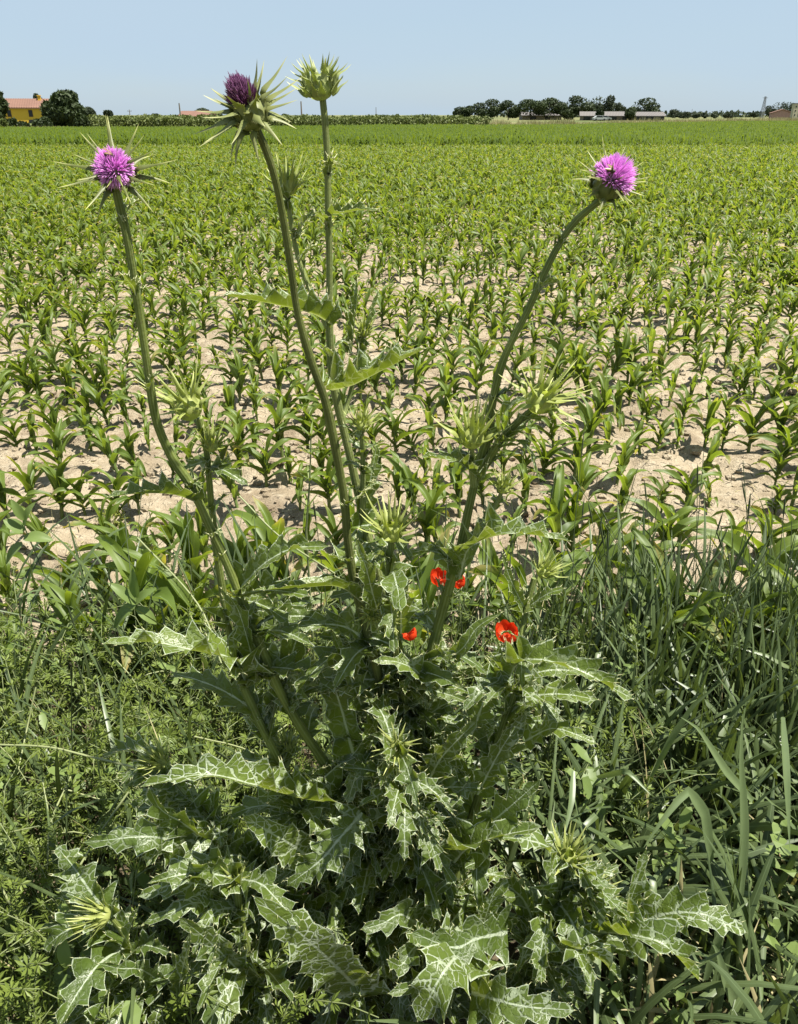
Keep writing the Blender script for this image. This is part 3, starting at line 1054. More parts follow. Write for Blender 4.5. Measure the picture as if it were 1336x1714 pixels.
house("pink_house", "small pink gabled house left of the pale tower", 1308, 184, 190, 400, 5.5, 9.0, R(75), 'pink', 'tile', "house", [("window", 0, 1.4, 0.8, 1.0)], 1.4)
# pale tower
c0 = at(1328, 199, 380)
t = empty("pale_tower", (c0[0], 380, -0.02))
b = MB()
b.box((0, 0, 2.8), (2.2, 2.2, 6.2))
b.build("shaft", M['cream'], t, smooth=False)
b = MB()
b.box((0, 0, 6.03), (2.5, 2.5, 0.25))
b.build("roof", M['barnroof'], t, smooth=False)
for z in (1.6, 3.2, 4.8):
    b = MB()
    b.box((-0.2, -1.12, z), (0.5, 0.06, 0.6))
    b.build("window", M['glass'], t, smooth=False)
tag(t, "square cream coloured tower at the right picture edge", "tower")


def pole(label, px, top, Y, rad=0.11, cross=True, group="utility poles across the flat land"):
    b0 = at(px, 205, Y)
    h = at(px, top, Y)[2]
    t = empty("utility_pole", (b0[0], Y, -0.02))
    b = MB()
    b.tube(np.array([[0, 0, -0.3], [0, 0, h * 0.5], [0, 0, h]]), [rad * 1.2, rad, rad * 0.75], 8)
    b.build("post", M['wood_pole'], t)
    if cross:
        b = MB()
        b.box((0, 0, h - 0.35), (1.1, 0.09, 0.09))
        c = b.build("crossarm", M['wood_pole'], t, smooth=False)
        for x in (-0.45, 0, 0.45):
            i = MB()
            i.tube(np.array([[x, 0, h - 0.31], [x, 0, h - 0.16]]), [0.04, 0.03], 6)
            i.build("insulator", M['metal'], c)
    tag(t, label, "pole", group)


pole("tall wooden pole left of the dark purple flower head", 303, 173, 118, cross=False)
pole("tall wooden pole between the purple head and the tall bud", 505, 170, 124, cross=False)
pole("thin pole among the small trees on the left", 219, 184, 220)
pole("thin distant pole right of the tall bud", 629, 180, 300, cross=False)
pole("thin pole on the right horizon left of the mast", 1156, 183, 430, cross=False)
# lattice mast
c0 = at(1275, 199, 420)
hM = at(1275, 162, 420)[2]
t = empty("lattice_mast", (c0[0], 420, -0.02))
for sx in (-1, 1):
    for sy in (-1, 1):
        b = MB()
        b.tube(np.array([[sx * 0.9, sy * 0.9, -0.3], [sx * 0.25, sy * 0.25, hM]]), [0.13, 0.09], 5)
        b.build("leg", M['metal'], t)
for k in range(8):
    z0, z1 = hM * k / 8, hM * (k + 1) / 8
    w0, w1 = 0.9 - 0.65 * k / 8, 0.9 - 0.65 * (k + 1) / 8
    b = MB()
    for sy in (-1, 1):
        b.tube(np.array([[-w0, sy * w0, z0], [w1, sy * w1, z1]]), 0.05, 4)
        b.tube(np.array([[w0, sy * w0, z0], [-w1, sy * w1, z1]]), 0.05, 4)
    b.build("brace", M['metal'], t)
b = MB()
b.box((0, 0, hM - 0.6), (2.6, 0.15, 0.15))
b.build("crossarm", M['metal'], t, smooth=False)
tag(t, "dark steel lattice mast left of the large domed tree", "mast")


def car(label, px, Y, rz):
    b0 = at(px, 199, Y)
    t = empty("parked_car", (b0[0], Y, -0.01))
    t.rotation_euler = (0, 0, rz)
    prof = np.array([[-2.0, 0.35], [-2.0, 0.85], [-1.6, 0.95], [-1.1, 1.42], [0.5, 1.45], [1.1, 0.98], [1.95, 0.85], [2.05, 0.4]])
    b = MB()
    G = np.zeros((2, 8, 3))
    for k, y in enumerate((-0.8, 0.8)):
        G[k, :, 0], G[k, :, 1], G[k, :, 2] = prof[:, 0], y, prof[:, 1]
    b.grid(G, closed=True)
    for k in (0, 1):
        b.add(G[k], [list(range(8))])
    body = b.build("body", M['white'], t, smooth=False)
    for y in (-0.81, 0.81):
        g = MB()
        g.add([[-1.35, y, 0.98], [0.95, y, 0.98], [0.45, y, 1.36], [-1.0, y, 1.34]], [[0, 1, 2, 3]])
        g.build("window", M['glass'], body, smooth=False)
        for x in (-1.25, 1.3):
            w = MB()
            w.tube(np.array([[x, y * 0.88, 0.32], [x, y * 1.02, 0.32]]), 0.32, 14)
            w.build("wheel", M['rubber'], t)
    tag(t, label, "car", "cars parked by the barn")


car("white car parked in front of the long barn", 1004, 262, R(5))
car("white car half hidden beside the barn's small tree", 1013, 263, R(-8))


# ------------------------------------------------------------------ verge vegetation
def blades(mb, base, az, L, W, lean, curve, r_, n=8, tint=None, brk=None, tone=(0.1, 0.9)):
    """many strap blades at once; all arrays of the same length"""
    N = len(base)
    s = np.linspace(0, 1, n)
    ang = (lean[:, None] + curve[:, None] * s[None] ** 1.5)             # from the vertical
    if brk is not None:
        pos, amt = brk
        ang = ang + amt[:, None] * (s[None] > pos[:, None])
    st = (L / (n - 1))[:, None]
    hx = np.concatenate([np.zeros((N, 1)), np.cumsum(np.sin(ang[:, :-1]) * st, 1)], 1)
    hz = np.concatenate([np.zeros((N, 1)), np.cumsum(np.cos(ang[:, :-1]) * st, 1)], 1)
    d = np.stack([np.cos(az), np.sin(az), np.zeros(N)], 1)
    tw = r_.normal(size=N) * 0.9
    sd0 = np.stack([-np.sin(az), np.cos(az), np.zeros(N)], 1)
    C = base[:, None, :] + d[:, None, :] * hx[:, :, None] + np.array([0, 0, 1.0]) * hz[:, :, None]
    w = W[:, None] * np.clip(np.sin(math.pi * (0.12 + 0.88 * s)) ** 0.6, 0.02, 1)[None]
    tws = tw[:, None] * s[None]
    nrm = d[:, None, :] * (-np.cos(ang))[:, :, None] + np.array([0, 0, 1.0]) * np.sin(ang)[:, :, None]
    sd = sd0[:, None, :] * np.cos(tws)[:, :, None] + nrm * np.sin(tws)[:, :, None]
    G = np.stack([C - sd * w[:, :, None], C + nrm * w[:, :, None] * 0.25, C + sd * w[:, :, None]], 2)     # N, n, 3, 3
    idx = np.arange(N * n * 3).reshape(N, n, 3)
    F = np.stack([idx[:, :-1, :-1], idx[:, :-1, 1:], idx[:, 1:, 1:], idx[:, 1:, :-1]], -1).reshape(-1, 4)
    lc = np.zeros((N, n, 3, 3))
    lc[..., 0] = s[None, :, None]
    lc[..., 1] = np.array([-1, 0, 1.0])[None, None]
    tt = (tone[0] + (tone[1] - tone[0]) * r_.random(N)) if tint is None else tint
    mb.add(G.reshape(-1, 3), F, lc.reshape(-1, 3), np.repeat(tt, n * 3))


def grass_field(mb, n, xr, yr, Lr, Wr, leanr, curver, r_, keep=None, seg=8, **kw):
    x = xr[0] + (xr[1] - xr[0]) * r_.random(n)
    y = yr[0] + (yr[1] - yr[0]) * r_.random(n)
    if keep is not None:
        k = keep(x, y)
        x, y = x[k], y[k]
    m = len(x)
    base = np.stack([x, y, np.zeros(m)], 1)
    blades(mb, base, r_.random(m) * 6.283, Lr[0] + (Lr[1] - Lr[0]) * r_.random(m), Wr[0] + (Wr[1] - Wr[0]) * r_.random(m),
           leanr[0] + (leanr[1] - leanr[0]) * r_.random(m), curver[0] + (curver[1] - curver[0]) * r_.random(m), r_, n=seg, **kw)


r_ = np.random.default_rng(50)
right = lambda x, y: (x > 0.30 + 0.18 * (y - 1) + 0.05 * r_.normal(size=len(x))) & (r_.random(len(x)) < 1.0)
GRASS = MB()
grass_field(GRASS, 2100, (0.25, 1.75), (0.72, 2.05), (0.24, 0.53), (0.0045, 0.0105), (0.05, 0.80), (0.2, 1.7), r_, keep=right)
# tall blue-green ones behind, upright
grass_field(GRASS, 1100, (0.30, 1.9), (1.35, 2.1), (0.34, 0.58), (0.0036, 0.0070), (0.0, 0.25), (0.1, 1.0), r_, keep=right)
# short thin undergrowth everywhere
grass_field(GRASS, 4200, (-1.6, 1.9), (0.62, 2.1), (0.10, 0.30), (0.0012, 0.003), (0.05, 0.8), (0.2, 1.5), r_, seg=5)
# some taller blades on the left and behind the thistle
grass_field(GRASS, 800, (-1.7, 0.4), (0.95, 2.2), (0.28, 0.60), (0.002, 0.0075), (0.02, 0.4), (0.2, 1.5), r_)
# snapped blades
m = 260
x = 0.36 + 1.2 * r_.random(m)
y = 0.8 + 1.1 * r_.random(m)
blades(GRASS, np.stack([x, y, np.zeros(m)], 1), r_.random(m) * 6.283, 0.28 + 0.28 * r_.random(m), 0.005 + 0.0035 * r_.random(m), 0.05 + 0.4 * r_.random(m), 0.3 * r_.random(m), r_, n=12,
       brk=(0.45 + 0.25 * r_.random(m), 1.3 + 0.8 * r_.random(m)), tone=(0.5, 1.0))
tag(GRASS.build("verge_grass", M['grass']), "tangled dark blue-green grass of the verge", "grass", kind="stuff")

# broad pale blades that stand out in front on the right
REED = [([(1190, 1440, 1.0), (1178, 1360, 1.0), (1150, 1322, 0.99), (1110, 1370, 0.96), (1078, 1418, 0.94)], 26), ([(1240, 1500, 0.98), (1245, 1380, 1.0), (1240, 1270, 1.02), (1243, 1195, 1.04)], 24),
        ([(1180, 1640, 0.86), (1200, 1570, 0.86), (1225, 1530, 0.86), (1252, 1508, 0.87)], 26), ([(1110, 1365, 1.0), (1170, 1390, 0.97), (1220, 1425, 0.95), (1225, 1430, 0.95)], 18),
        ([(1330, 1300, 1.05), (1290, 1450, 0.98), (1320, 1560, 0.94)], 22), ([(1215, 1360, 1.0), (1160, 1420, 0.96), (1180, 1470, 0.93)], 18), ([(1330, 1395, 1.0), (1260, 1415, 0.97), (1190, 1395, 0.95), (1100, 1360, 0.94)], 20),
        ([(1240, 1700, 0.84), (1215, 1640, 0.84), (1200, 1590, 0.84), (1190, 1575, 0.84)], 28), ([(1300, 1714, 0.86), (1318, 1640, 0.86), (1336, 1600, 0.87)], 26), ([(1285, 1680, 0.85), (1300, 1620, 0.86), (1262, 1590, 0.87), (1200, 1600, 0.88)], 20),
        ([(1260, 1340, 1.05), (1215, 1290, 1.05), (1170, 1220, 1.06), (1140, 1200, 1.06)], 18), ([(1090, 1300, 1.12), (1120, 1240, 1.1), (1160, 1180, 1.1), (1210, 1140, 1.1)], 18), ([(1340, 1480, 0.95), (1280, 1440, 0.95), (1240, 1480, 0.93), (1190, 1490, 0.92)], 18),
        ([(960, 1290, 1.1), (957, 1340, 1.05), (945, 1400, 1.0)], 14), ([(1100, 1190, 1.2), (1150, 1255, 1.12), (1110, 1250, 1.1)], 14), ([(1000, 1300, 1.12), (1050, 1290, 1.08), (1090, 1330, 1.04)], 14), ([(1310, 1200, 1.15), (1316, 1300, 1.08), (1322, 1420, 1.02)], 18)]
REED = [(q_, w_ * 0.8) for q_, w_ in REED[:3] + REED[7:9] + REED[10:12] + REED[13:14] + REED[15:]]
reed = empty("broad_grass", (0.50, 1.0, 0.0))
for q, w in REED:
    P = np.array([at(*p) for p in q])
    sl_ = np.concatenate([[0], np.cumsum(np.linalg.norm(np.diff(P, axis=0), axis=1))])
    P = 0.75 * np.stack([np.interp(np.linspace(0, sl_[-1], 14), sl_, P[:, k_]) for k_ in range(3)], 1) + 0.25 * cat(P, 14)
    T = np.gradient(P, axis=0)
    T /= np.linalg.norm(T, axis=1, keepdims=True)
    up_ = unit([0.25, -0.75, 0.6])
    B_ = np.cross(T, up_)
    B_ /= np.linalg.norm(B_, axis=1, keepdims=True)
    N_ = np.cross(B_, T)
    s_ = np.linspace(0, 1, 14)
    ww = w * 0.5 * mpp(q[1][1], q[1][2]) * np.clip(np.minimum(1, 0.55 + 2 * s_), 0, 1) * np.clip((1 - s_) / 0.55, 0.02, 1) ** 0.8
    t_ = np.array([-1, -0.5, 0, 0.5, 1])
    Gq = P[:, None] + B_[:, None] * (t_[None, :, None] * ww[:, None, None]) + N_[:, None] * ((np.abs(t_) * 0.3)[None, :, None] * ww[:, None, None])
    lcq = np.zeros((14, 5, 3))
    lcq[..., 0] = s_[:, None]
    lcq[..., 1] = t_[None]
    b = MB()
    b.grid(Gq, lcq, 0.55 + 0.45 * random.random())
    b.build("blade", M['reed'], reed, (0.50, 1.0, 0.0)).location = (0, 0, 0)
tag(reed, "broad pale grey-green grass blades, some bent over, right of the thistle", "grass clump")

# dry blades low down on the right
mb = MB()
grass_field(mb, 260, (0.35, 1.3), (0.68, 1.15), (0.12, 0.34), (0.002, 0.006), (0.1, 0.9), (0.1, 1.6), r_)
grass_field(mb, 140, (-1.4, 1.5), (0.9, 2.1), (0.25, 0.55), (0.001, 0.002), (0.1, 1.0), (0.0, 0.8), r_)
m = 26
x = 0.42 + 0.22 * r_.random(m)
y = 0.72 + 0.16 * r_.random(m)
blades(mb, np.stack([x, y, np.zeros(m)], 1), r_.random(m) * 6.283, 0.14 + 0.16 * r_.random(m), 0.004 + 0.003 * r_.random(m), 0.05 + 0.4 * r_.random(m), 0.2 + 0.9 * r_.random(m), r_)
tag(mb.build("dead_grass", M['grass_dry']), "dead straw coloured blades low in the verge", "dead grass", kind="stuff")

# thin flowering culms with narrow dark spikes
mb = MB()
for k in range(190):
    x = (-1.5 + 1.9 * r_.random()) if k % 4 == 0 else (0.05 + 1.4 * r_.random())
    y = 1.35 + 0.8 * r_.random()
    h = 0.35 + 0.38 * r_.random()
    lean = r_.normal(size=2) * 0.10
    P = cat([[x, y, 0], [x + lean[0] * 0.4, y + lean[1] * 0.4, h * 0.5], [x + lean[0], y + lean[1], h]], 7)
    mb.tube(P, np.linspace(0.0016, 0.0010, 7), 5, tint=0.2 + 0.5 * r_.random(), cap=False)
    if k % 2 == 0:
        d = unit(P[-1] - P[-2])
        Q = np.array([P[-1] + d * u * 0.07 for u in np.linspace(0, 1, 5)])
        mb.tube(Q, [0.001, 0.0024, 0.0026, 0.002, 0.0004], 5, tint=0.05)
tag(mb.build("grass_culms", M['culm']), "thin upright grass stalks with narrow dark spikes behind the thistle", "grass stalks", kind="stuff")

# bedstraw: sprawling square stems with whorls of narrow leaves
CL, CS = MB(), MB()


def whorls(P, r_, nleaf=7, ln=0.017, wd=0.0021, step=0.030, tint0=0.3):
    seg = np.linalg.norm(np.diff(P, axis=0), axis=1)
    s = np.concatenate([[0], np.cumsum(seg)])
    for d in np.arange(step, s[-1], step):
        c = np.array([np.interp(d, s, P[:, k]) for k in range(3)])
        e = np.array([np.interp(min(d + 0.004, s[-1]), s, P[:, k]) for k in range(3)]) - c
        if np.linalg.norm(e) < 1e-6:
            continue
        ax = unit(e)
        u = unit(np.cross(ax, [0.3, 0.5, 0.8]))
        v = np.cross(ax, u)
        f = 1 - 0.45 * d / s[-1]
        a = np.arange(nleaf) / nleaf * 6.283 + r_.random() * 6
        l = ln * f * (0.8 + 0.4 * r_.random(nleaf))
        D = np.outer(np.cos(a), u) + np.outer(np.sin(a), v) + ax * (0.25 + 0.5 * r_.random())
        D /= np.linalg.norm(D, axis=1, keepdims=True)
        W = np.cross(D, ax)
        p0, p1, p2 = c + D * 0.001, c + D * (l * 0.6)[:, None], c + D * l[:, None] + ax * 0.002
        V = np.stack([p0, p1 - W * wd, p2, p1 + W * wd], 1).reshape(-1, 3)
        CL.add(V, np.arange(nleaf * 4).reshape(nleaf, 4), None, np.repeat(np.clip(tint0 + 0.5 * r_.random(nleaf), 0, 1), 4))


r_ = np.random.default_rng(61)
for k in range(900):
    if k < 730:
        x, y = -1.55 + 1.30 * r_.random(), 0.62 + 1.35 * r_.random()
    else:
        x, y = -0.4 + 1.0 * r_.random(), 1.15 + 0.85 * r_.random()
    h = 0.16 + 0.24 * r_.random()
    a = r_.random() * 6.283
    q = 0.04 + 0.14 * r_.random()
    P = cat([[x, y, 0], [x + q * 0.4 * math.cos(a), y + q * 0.4 * math.sin(a), h * 0.55], [x + q * math.cos(a), y + q * math.sin(a), h], [x + q * 1.7 * math.cos(a), y + q * 1.7 * math.sin(a), h + 0.02 * r_.normal()]], 9)
    CS.tube(P, np.linspace(0.0016, 0.0009, 9), 4, tint=0.3 * r_.random(), cap=False)
    whorls(P, r_, int(r_.integers(6, 9)), 0.019 + 0.018 * r_.random(), 0.0022 + 0.0020 * r_.random(), 0.030 + 0.018 * r_.random(), 0.6 * r_.random())
# long pale trailing stems on the left
for k in range(46):
    x, y = -1.3 + 1.1 * r_.random(), 0.75 + 1.1 * r_.random()
    a = r_.random() * 6.283
    z0, q = 0.16 + 0.16 * r_.random(), 0.10 + 0.16 * r_.random()
    P = cat([[x, y, z0 - 0.08], [x + q * 0.5 * math.cos(a), y + q * 0.5 * math.sin(a), z0 + 0.05 * r_.random()], [x + q * math.cos(a + 0.2), y + q * math.sin(a + 0.2), z0 + 0.10 * r_.random()]], 9)
    CS.tube(P, 0.0013 + 0.0008 * r_.random(), 5, tint=0.6 + 0.4 * r_.random(), cap=False)
    whorls(P, r_, 7, 0.024, 0.0030, 0.055, 0.4)
for q in ([(118, 1300, 1.25), (82, 1390, 1.12), (85, 1520, 1.0), (95, 1610, 0.92)], [(-10, 1246, 1.2), (80, 1250, 1.17), (150, 1266, 1.15), (250, 1290, 1.12)],
          [(215, 1325, 1.1), (170, 1390, 1.05), (120, 1470, 0.98)], [(60, 1150, 1.45), (45, 1220, 1.4), (90, 1110, 1.5)][:2] + [(30, 1290, 1.3)],
          [(0, 1480, 1.0), (40, 1560, 0.95), (60, 1620, 0.9)], [(230, 900, 1.75), (330, 1010, 1.6), (370, 1110, 1.5)], [(340, 740, 1.7), (400, 830, 1.65), (470, 900, 1.6), (560, 960, 1.6)][1:]):
    P = cat([at(*p) for p in q], 14)
    CS.tube(P, 0.0022, 5, tint=0.9, cap=False)
    whorls(P, r_, 7, 0.022, 0.0022, 0.055, 0.45)
tag(CL.build("bedstraw_leaves", M['cleaver'], smooth=False), "mass of fine whorled bedstraw leaves covering the verge on the left", "bedstraw", kind="stuff")
tag(CS.build("bedstraw_stems", M['cleaver_stem']), "thin pale sprawling bedstraw stems on the left verge", "bedstraw stems", kind="stuff")


WEED = MB()
r_ = np.random.default_rng(63)


def small_leaves():
    for k in range(320):
        x = -1.5 + 2.0 * r_.random() if k % 5 else 0.3 + 1.1 * r_.random()
        y = 0.66 + 1.35 * r_.random()
        if -0.34 < x < 0.36 and y < 1.15:
            continue
        h = 0.10 + 0.30 * r_.random()
        a0 = r_.random() * 6.283
        lean = r_.normal(size=2) * 0.06
        tone = r_.random()
        for j in range(int(r_.integers(6, 13))):
            f = (j + 1) / 12
            p = np.array([x + lean[0] * f, y + lean[1] * f, h * (0.35 + 0.65 * f)])
            az = a0 + j * 2.4
            el = R(10 + 50 * r_.random())
            L = (0.024 + 0.046 * r_.random() ** 1.5)
            d = np.array([math.cos(az) * math.cos(el), math.sin(az) * math.cos(el), math.sin(el)])
            sd = np.array([-math.sin(az), math.cos(az), 0]) * L * (0.16 + 0.14 * r_.random())
            up_ = np.cross(d, unit(sd))
            m1 = p + d * L * 0.4
            m2 = p + d * L * 0.75 - up_ * L * 0.03
            tip = p + d * L - np.array([0, 0, L * 0.18])
            WEED.add([p, m1 - sd, m1 + up_ * L * -0.05, m1 + sd, m2 - sd * 0.7, m2, m2 + sd * 0.7, tip],
                     [[0, 1, 2, 2], [0, 2, 3, 3], [1, 4, 5, 2], [2, 5, 6, 3], [4, 7, 5, 5], [5, 7, 6, 6]][2:4], [[0, 0.5, 0]] * 8, np.clip(tone * 0.6 + 0.4 * r_.random(), 0, 1))
            WEED.add([p, m1 - sd, m1 - up_ * L * 0.05, m1 + sd, m2 - sd * 0.7, m2, m2 + sd * 0.7, tip], [[0, 1, 2], [0, 2, 3], [4, 7, 5], [5, 7, 6]], [[0, 0.5, 0]] * 8, np.clip(tone * 0.6 + 0.4 * r_.random(), 0, 1))


small_leaves()
tag(WEED.build("leafy_weeds", M['herb']), "low mixed leafy weeds scattered through the verge", "weeds", kind="stuff")


# broad smooth leaves: herb with opposite pairs
def oval(mb, base, tip, w, up, n=9, m=5, bend=0.0, tint=0.5):
    base, tip = np.asarray(base, float), np.asarray(tip, float)
    up = unit(up)
    L = np.linalg.norm(tip - base)
    P = cat([base, (base + tip) / 2 + up * bend * L, tip], n)
    s = np.linspace(0, 1, n)
    ww = w * np.sin(math.pi * np.clip(0.06 + 0.94 * s, 0, 1) ** 0.85) ** 0.8
    T = np.gradient(P, axis=0)
    T /= np.linalg.norm(T, axis=1, keepdims=True)
    B = np.cross(T, up)
    B /= np.maximum(np.linalg.norm(B, axis=1, keepdims=True), 1e-6)
    N = np.cross(B, T)
    t = np.linspace(-1, 1, m)
    G = P[:, None] + B[:, None] * (t[None, :, None] * ww[:, None, None]) + N[:, None] * ((np.abs(t) * 0.3)[None, :, None] * ww[:, None, None])
    lc = np.zeros((n, m, 3))
    lc[..., 0] = s[:, None]
    lc[..., 1] = t[None]
    mb.grid(G, lc, tint)


def herb(label, top, pairs, Yb, name="broadleaf_herb"):
    P0 = np.array([top[0] + 0.02, top[1] + 0.05, 0.0])
    t = empty(name, P0)
    b = MB()
    b.tube(cat([P0, (P0 + top) / 2 + [0.01, 0, 0], top], 8), np.linspace(0.003, 0.002, 8), 6)
    b.build("stem", M['cleaver_stem'], t, P0)
    t.location = P0
    t.children[0].location = (0, 0, 0)
    for (bp, tp, w) in pairs:
        b = MB()
        oval(b, bp, tp, w, (0, -0.5, 1), bend=0.1, tint=0.3 + 0.5 * random.random())
        o = b.build("leaf", M['herb'], t, P0)
        o.location = (0, 0, 0)
    tag(t, label, "weed")


Yh = 0.80
herb("pale green herb with broad oval leaf pairs, lower left corner", at(118, 1618, Yh),
     [(at(112, 1618, Yh), at(106, 1562, Yh + 0.03), 0.011), (at(114, 1630, Yh), at(108, 1700, Yh - 0.03), 0.0115), (at(118, 1620, Yh), at(150, 1605, Yh - 0.02), 0.009),
      (at(118, 1620, Yh), at(178, 1630, Yh), 0.008), (at(112, 1622, Yh), at(100, 1630, Yh - 0.03), 0.008), (at(145, 1610, Yh), at(138, 1595, Yh), 0.006)], Yh)
Yh = 1.75
herb("small broad leaved weed with grey-green leaves left of the thistle", at(228, 1010, Yh),
     [(at(228, 1010, Yh), at(180, 975, Yh), 0.016), (at(228, 1010, Yh), at(190, 1052, Yh), 0.02), (at(226, 1010, Yh), at(262, 985, Yh), 0.015), (at(228, 1000, Yh), at(222, 950, Yh), 0.014), (at(228, 1016, Yh), at(262, 1045, Yh), 0.016)], Yh)
Yh = 2.05
herb("pointed leaved weed at the left picture edge above the bedstraw", at(40, 880, Yh),
     [(at(40, 890, Yh), at(5, 870, Yh), 0.02), (at(40, 880, Yh), at(60, 840, Yh), 0.016), (at(40, 900, Yh), at(90, 905, Yh), 0.02), (at(40, 870, Yh), at(18, 835, Yh), 0.014), (at(38, 910, Yh), at(10, 945, Yh), 0.02)], Yh)

# yellow-green cushion weed on the bare soil
c0 = on_ground(190, 885)
t = empty("cushion_weed", c0)
b = MB()
r_ = np.random.default_rng(66)
for k in range(420):
    d = unit(r_.normal(size=3) * [1, 1, 0.8])
    d[2] = abs(d[2])
    P = d * [0.085, 0.075, 0.10] * r_.random() ** 0.4
    e1, e2 = unit(d + r_.normal(size=3) * 0.7) * 0.013, unit(r_.normal(size=3)) * 0.0035
    b.add([P - e1, P - e2, P + e1, P + e2], [[0, 1, 2, 3]], None, r_.random())
b.build("foliage", M['weedy'], t, smooth=False)
b = MB()
for k in range(9):
    a = k * 0.7
    b.tube(np.array([[0, 0, -0.01], [0.03 * math.cos(a), 0.03 * math.sin(a), 0.04], [0.06 * math.cos(a), 0.06 * math.sin(a), 0.07]]), 0.0012, 4)
b.build("stem", M['cleaver_stem'], t)
tag(t, "yellow-green cushion shaped weed on bare soil left of the thistle", "weed")


# whorled upright weed behind the thistle
def whorled_weed(label, q, n):
    P = cat([at(*p) for p in q], 12)
    g = np.array([P[-1][0], P[-1][1], 0.0])
    P = np.vstack([P, g[None]])[::-1]
    t = empty("whorled_weed", g)
    b = MB()
    b.tube(P, np.linspace(0.003, 0.0015, len(P)), 6, tint=0.4)
    o = b.build("stem", M['cleaver_stem'], t, g)
    o.location = (0, 0, 0)
    r_ = np.random.default_rng(n)
    for k in (4, 7, 10, 12):
        for j in range(6):
            a = j * 1.047 + k
            d = np.array([math.cos(a), math.sin(a), 0.5 + 0.4 * r_.random()])
            lf = MB()
            oval(lf, P[k], P[k] + unit(d) * 0.045, 0.0026, (0, 0, 1), n=6, m=3, tint=r_.random())
            o = lf.build("leaf", M['cleaver'], t, g)
            o.location = (0, 0, 0)
    tag(t, label, "weed")


whorled_weed("slim upright weed with whorled leaves left of the main stems", [(520, 730, 1.7), (518, 800, 1.7), (512, 890, 1.7)], 5)


# poppies
def poppy(label, px, py, Y, Rp, seed):
    r_ = np.random.default_rng(seed)
    c = at(px, py, Y)
    g = np.array([c[0] + r_.normal() * 0.02, c[1] + 0.03, 0.0])
    t = empty("poppy", g)
    b = MB()
    b.tube(cat([g, (g + c) / 2 + [0.015, 0, 0.02], c - [0, 0, 0.004]], 9), 0.0014, 6, tint=0.3)
    b.build("stem", M['cleaver_stem'], t, g).location = (0, 0, 0)
    ax = unit([r_.normal() * 0.2, -0.12, 1])
    u = unit(np.cross(ax, [1, 0.2, 0]))
    v = np.cross(ax, u)
    for k in range(4):
        a0 = k * math.pi / 2 + 0.3
        n, m = 8, 9
        G = np.zeros((n, m, 3))
        sc_ = Rp * (1.0 if k % 2 == 0 else 0.9)
        for i in range(n):
            s = i / (n - 1)
            for j in range(m):
                f = (j / (m - 1) - 0.5) * 2
                a = a0 + f * 1.2 * (0.5 + 0.5 * s)
                rad = sc_ * (0.06 + 0.94 * math.sin(s * 1.25) / math.sin(1.25)) * (1 - 0.22 * f * f * s)
                z = sc_ * (0.95 * s ** 1.6 + (0.10 * math.sin(9 * f + k * 2 + 5 * s) + 0.05 * math.sin(19 * f + k)) * s) + (0.002 if k % 2 else 0)
                rad *= 1.0 - 0.28 * s ** 2
                G[i, j] = c + (u * math.cos(a) + v * math.sin(a)) * rad + ax * z
        p = MB()
        p.grid(G, None, 0.2 + 0.6 * r_.random())
        p.build("petal", M['poppy'], t, g).location = (0, 0, 0)
    p = MB()
    p.tube(np.array([c, c + ax * Rp * 0.25, c + ax * Rp * 0.34]), [0.003, 0.005, 0.004], 8)
    p.build("seed_pod", M['poppy_dark'], t, g).location = (0, 0, 0)
    tag(t, label, "poppy", "red poppies behind the thistle")


poppy("red poppy just left of the thick right-leaning stem, upper", 733, 978, 1.72, 0.036, 1)
poppy("red poppy peeping out right of the thick leaning stem", 768, 982, 1.74, 0.030, 2)
poppy("small red poppy half hidden below, left of the leaning stem", 692, 1068, 1.55, 0.028, 3)
poppy("largest red poppy, alone to the right below the others", 848, 1072, 1.45, 0.039, 4)
# ------------------------------------------------------------------ the milk thistle
BASE = np.array([0.0, 0.99, 0.02])
thistle = empty("milk_thistle", BASE)
tag(thistle, "tall spiny milk thistle with purple flower heads and white-veined leaves", "thistle")
RT = np.random.default_rng(77)


def tpart(mb, name, mat, parent=None, smooth=True):
    """part of the thistle from world-space vertices"""
    o = mb.build(name, mat, parent if parent is not None else thistle, BASE, smooth)
    o.location = (0, 0, 0)
    return o


STEMS = {}


def stem(key, q, wpx, mat='stem', n=None, ground=None):
    """q: (px, py, Y) from the top down; wpx: width in photo pixels top, bottom"""
    P = [at(*p) for p in q]
    if ground is not None:
        P.append(np.array(ground, float))
    n = n or max(14, int(len(P) * 5))
    C = cat(P, n)
    wb = wpx[1] * mpp(q[-1][1], q[-1][2]) / 2
    wt = wpx[0] * mpp(q[0][1], q[0][2]) / 2
    rad = np.linspace(wt, wb, n)
    # slight swellings at the nodes
    s = np.linspace(0, 1, n)
    rad = rad * (1 + 0.06 * np.sin(s * 31 + len(key)) + 0.05 * np.sin(s * 83 + 1))
    b = MB()
    b.tube(C, rad * 0.74, 27, ridge=0.075, nr=9, tint=0.5)
    tpart(b, "stem", M[mat])
    STEMS[key] = (C, rad)
    return C


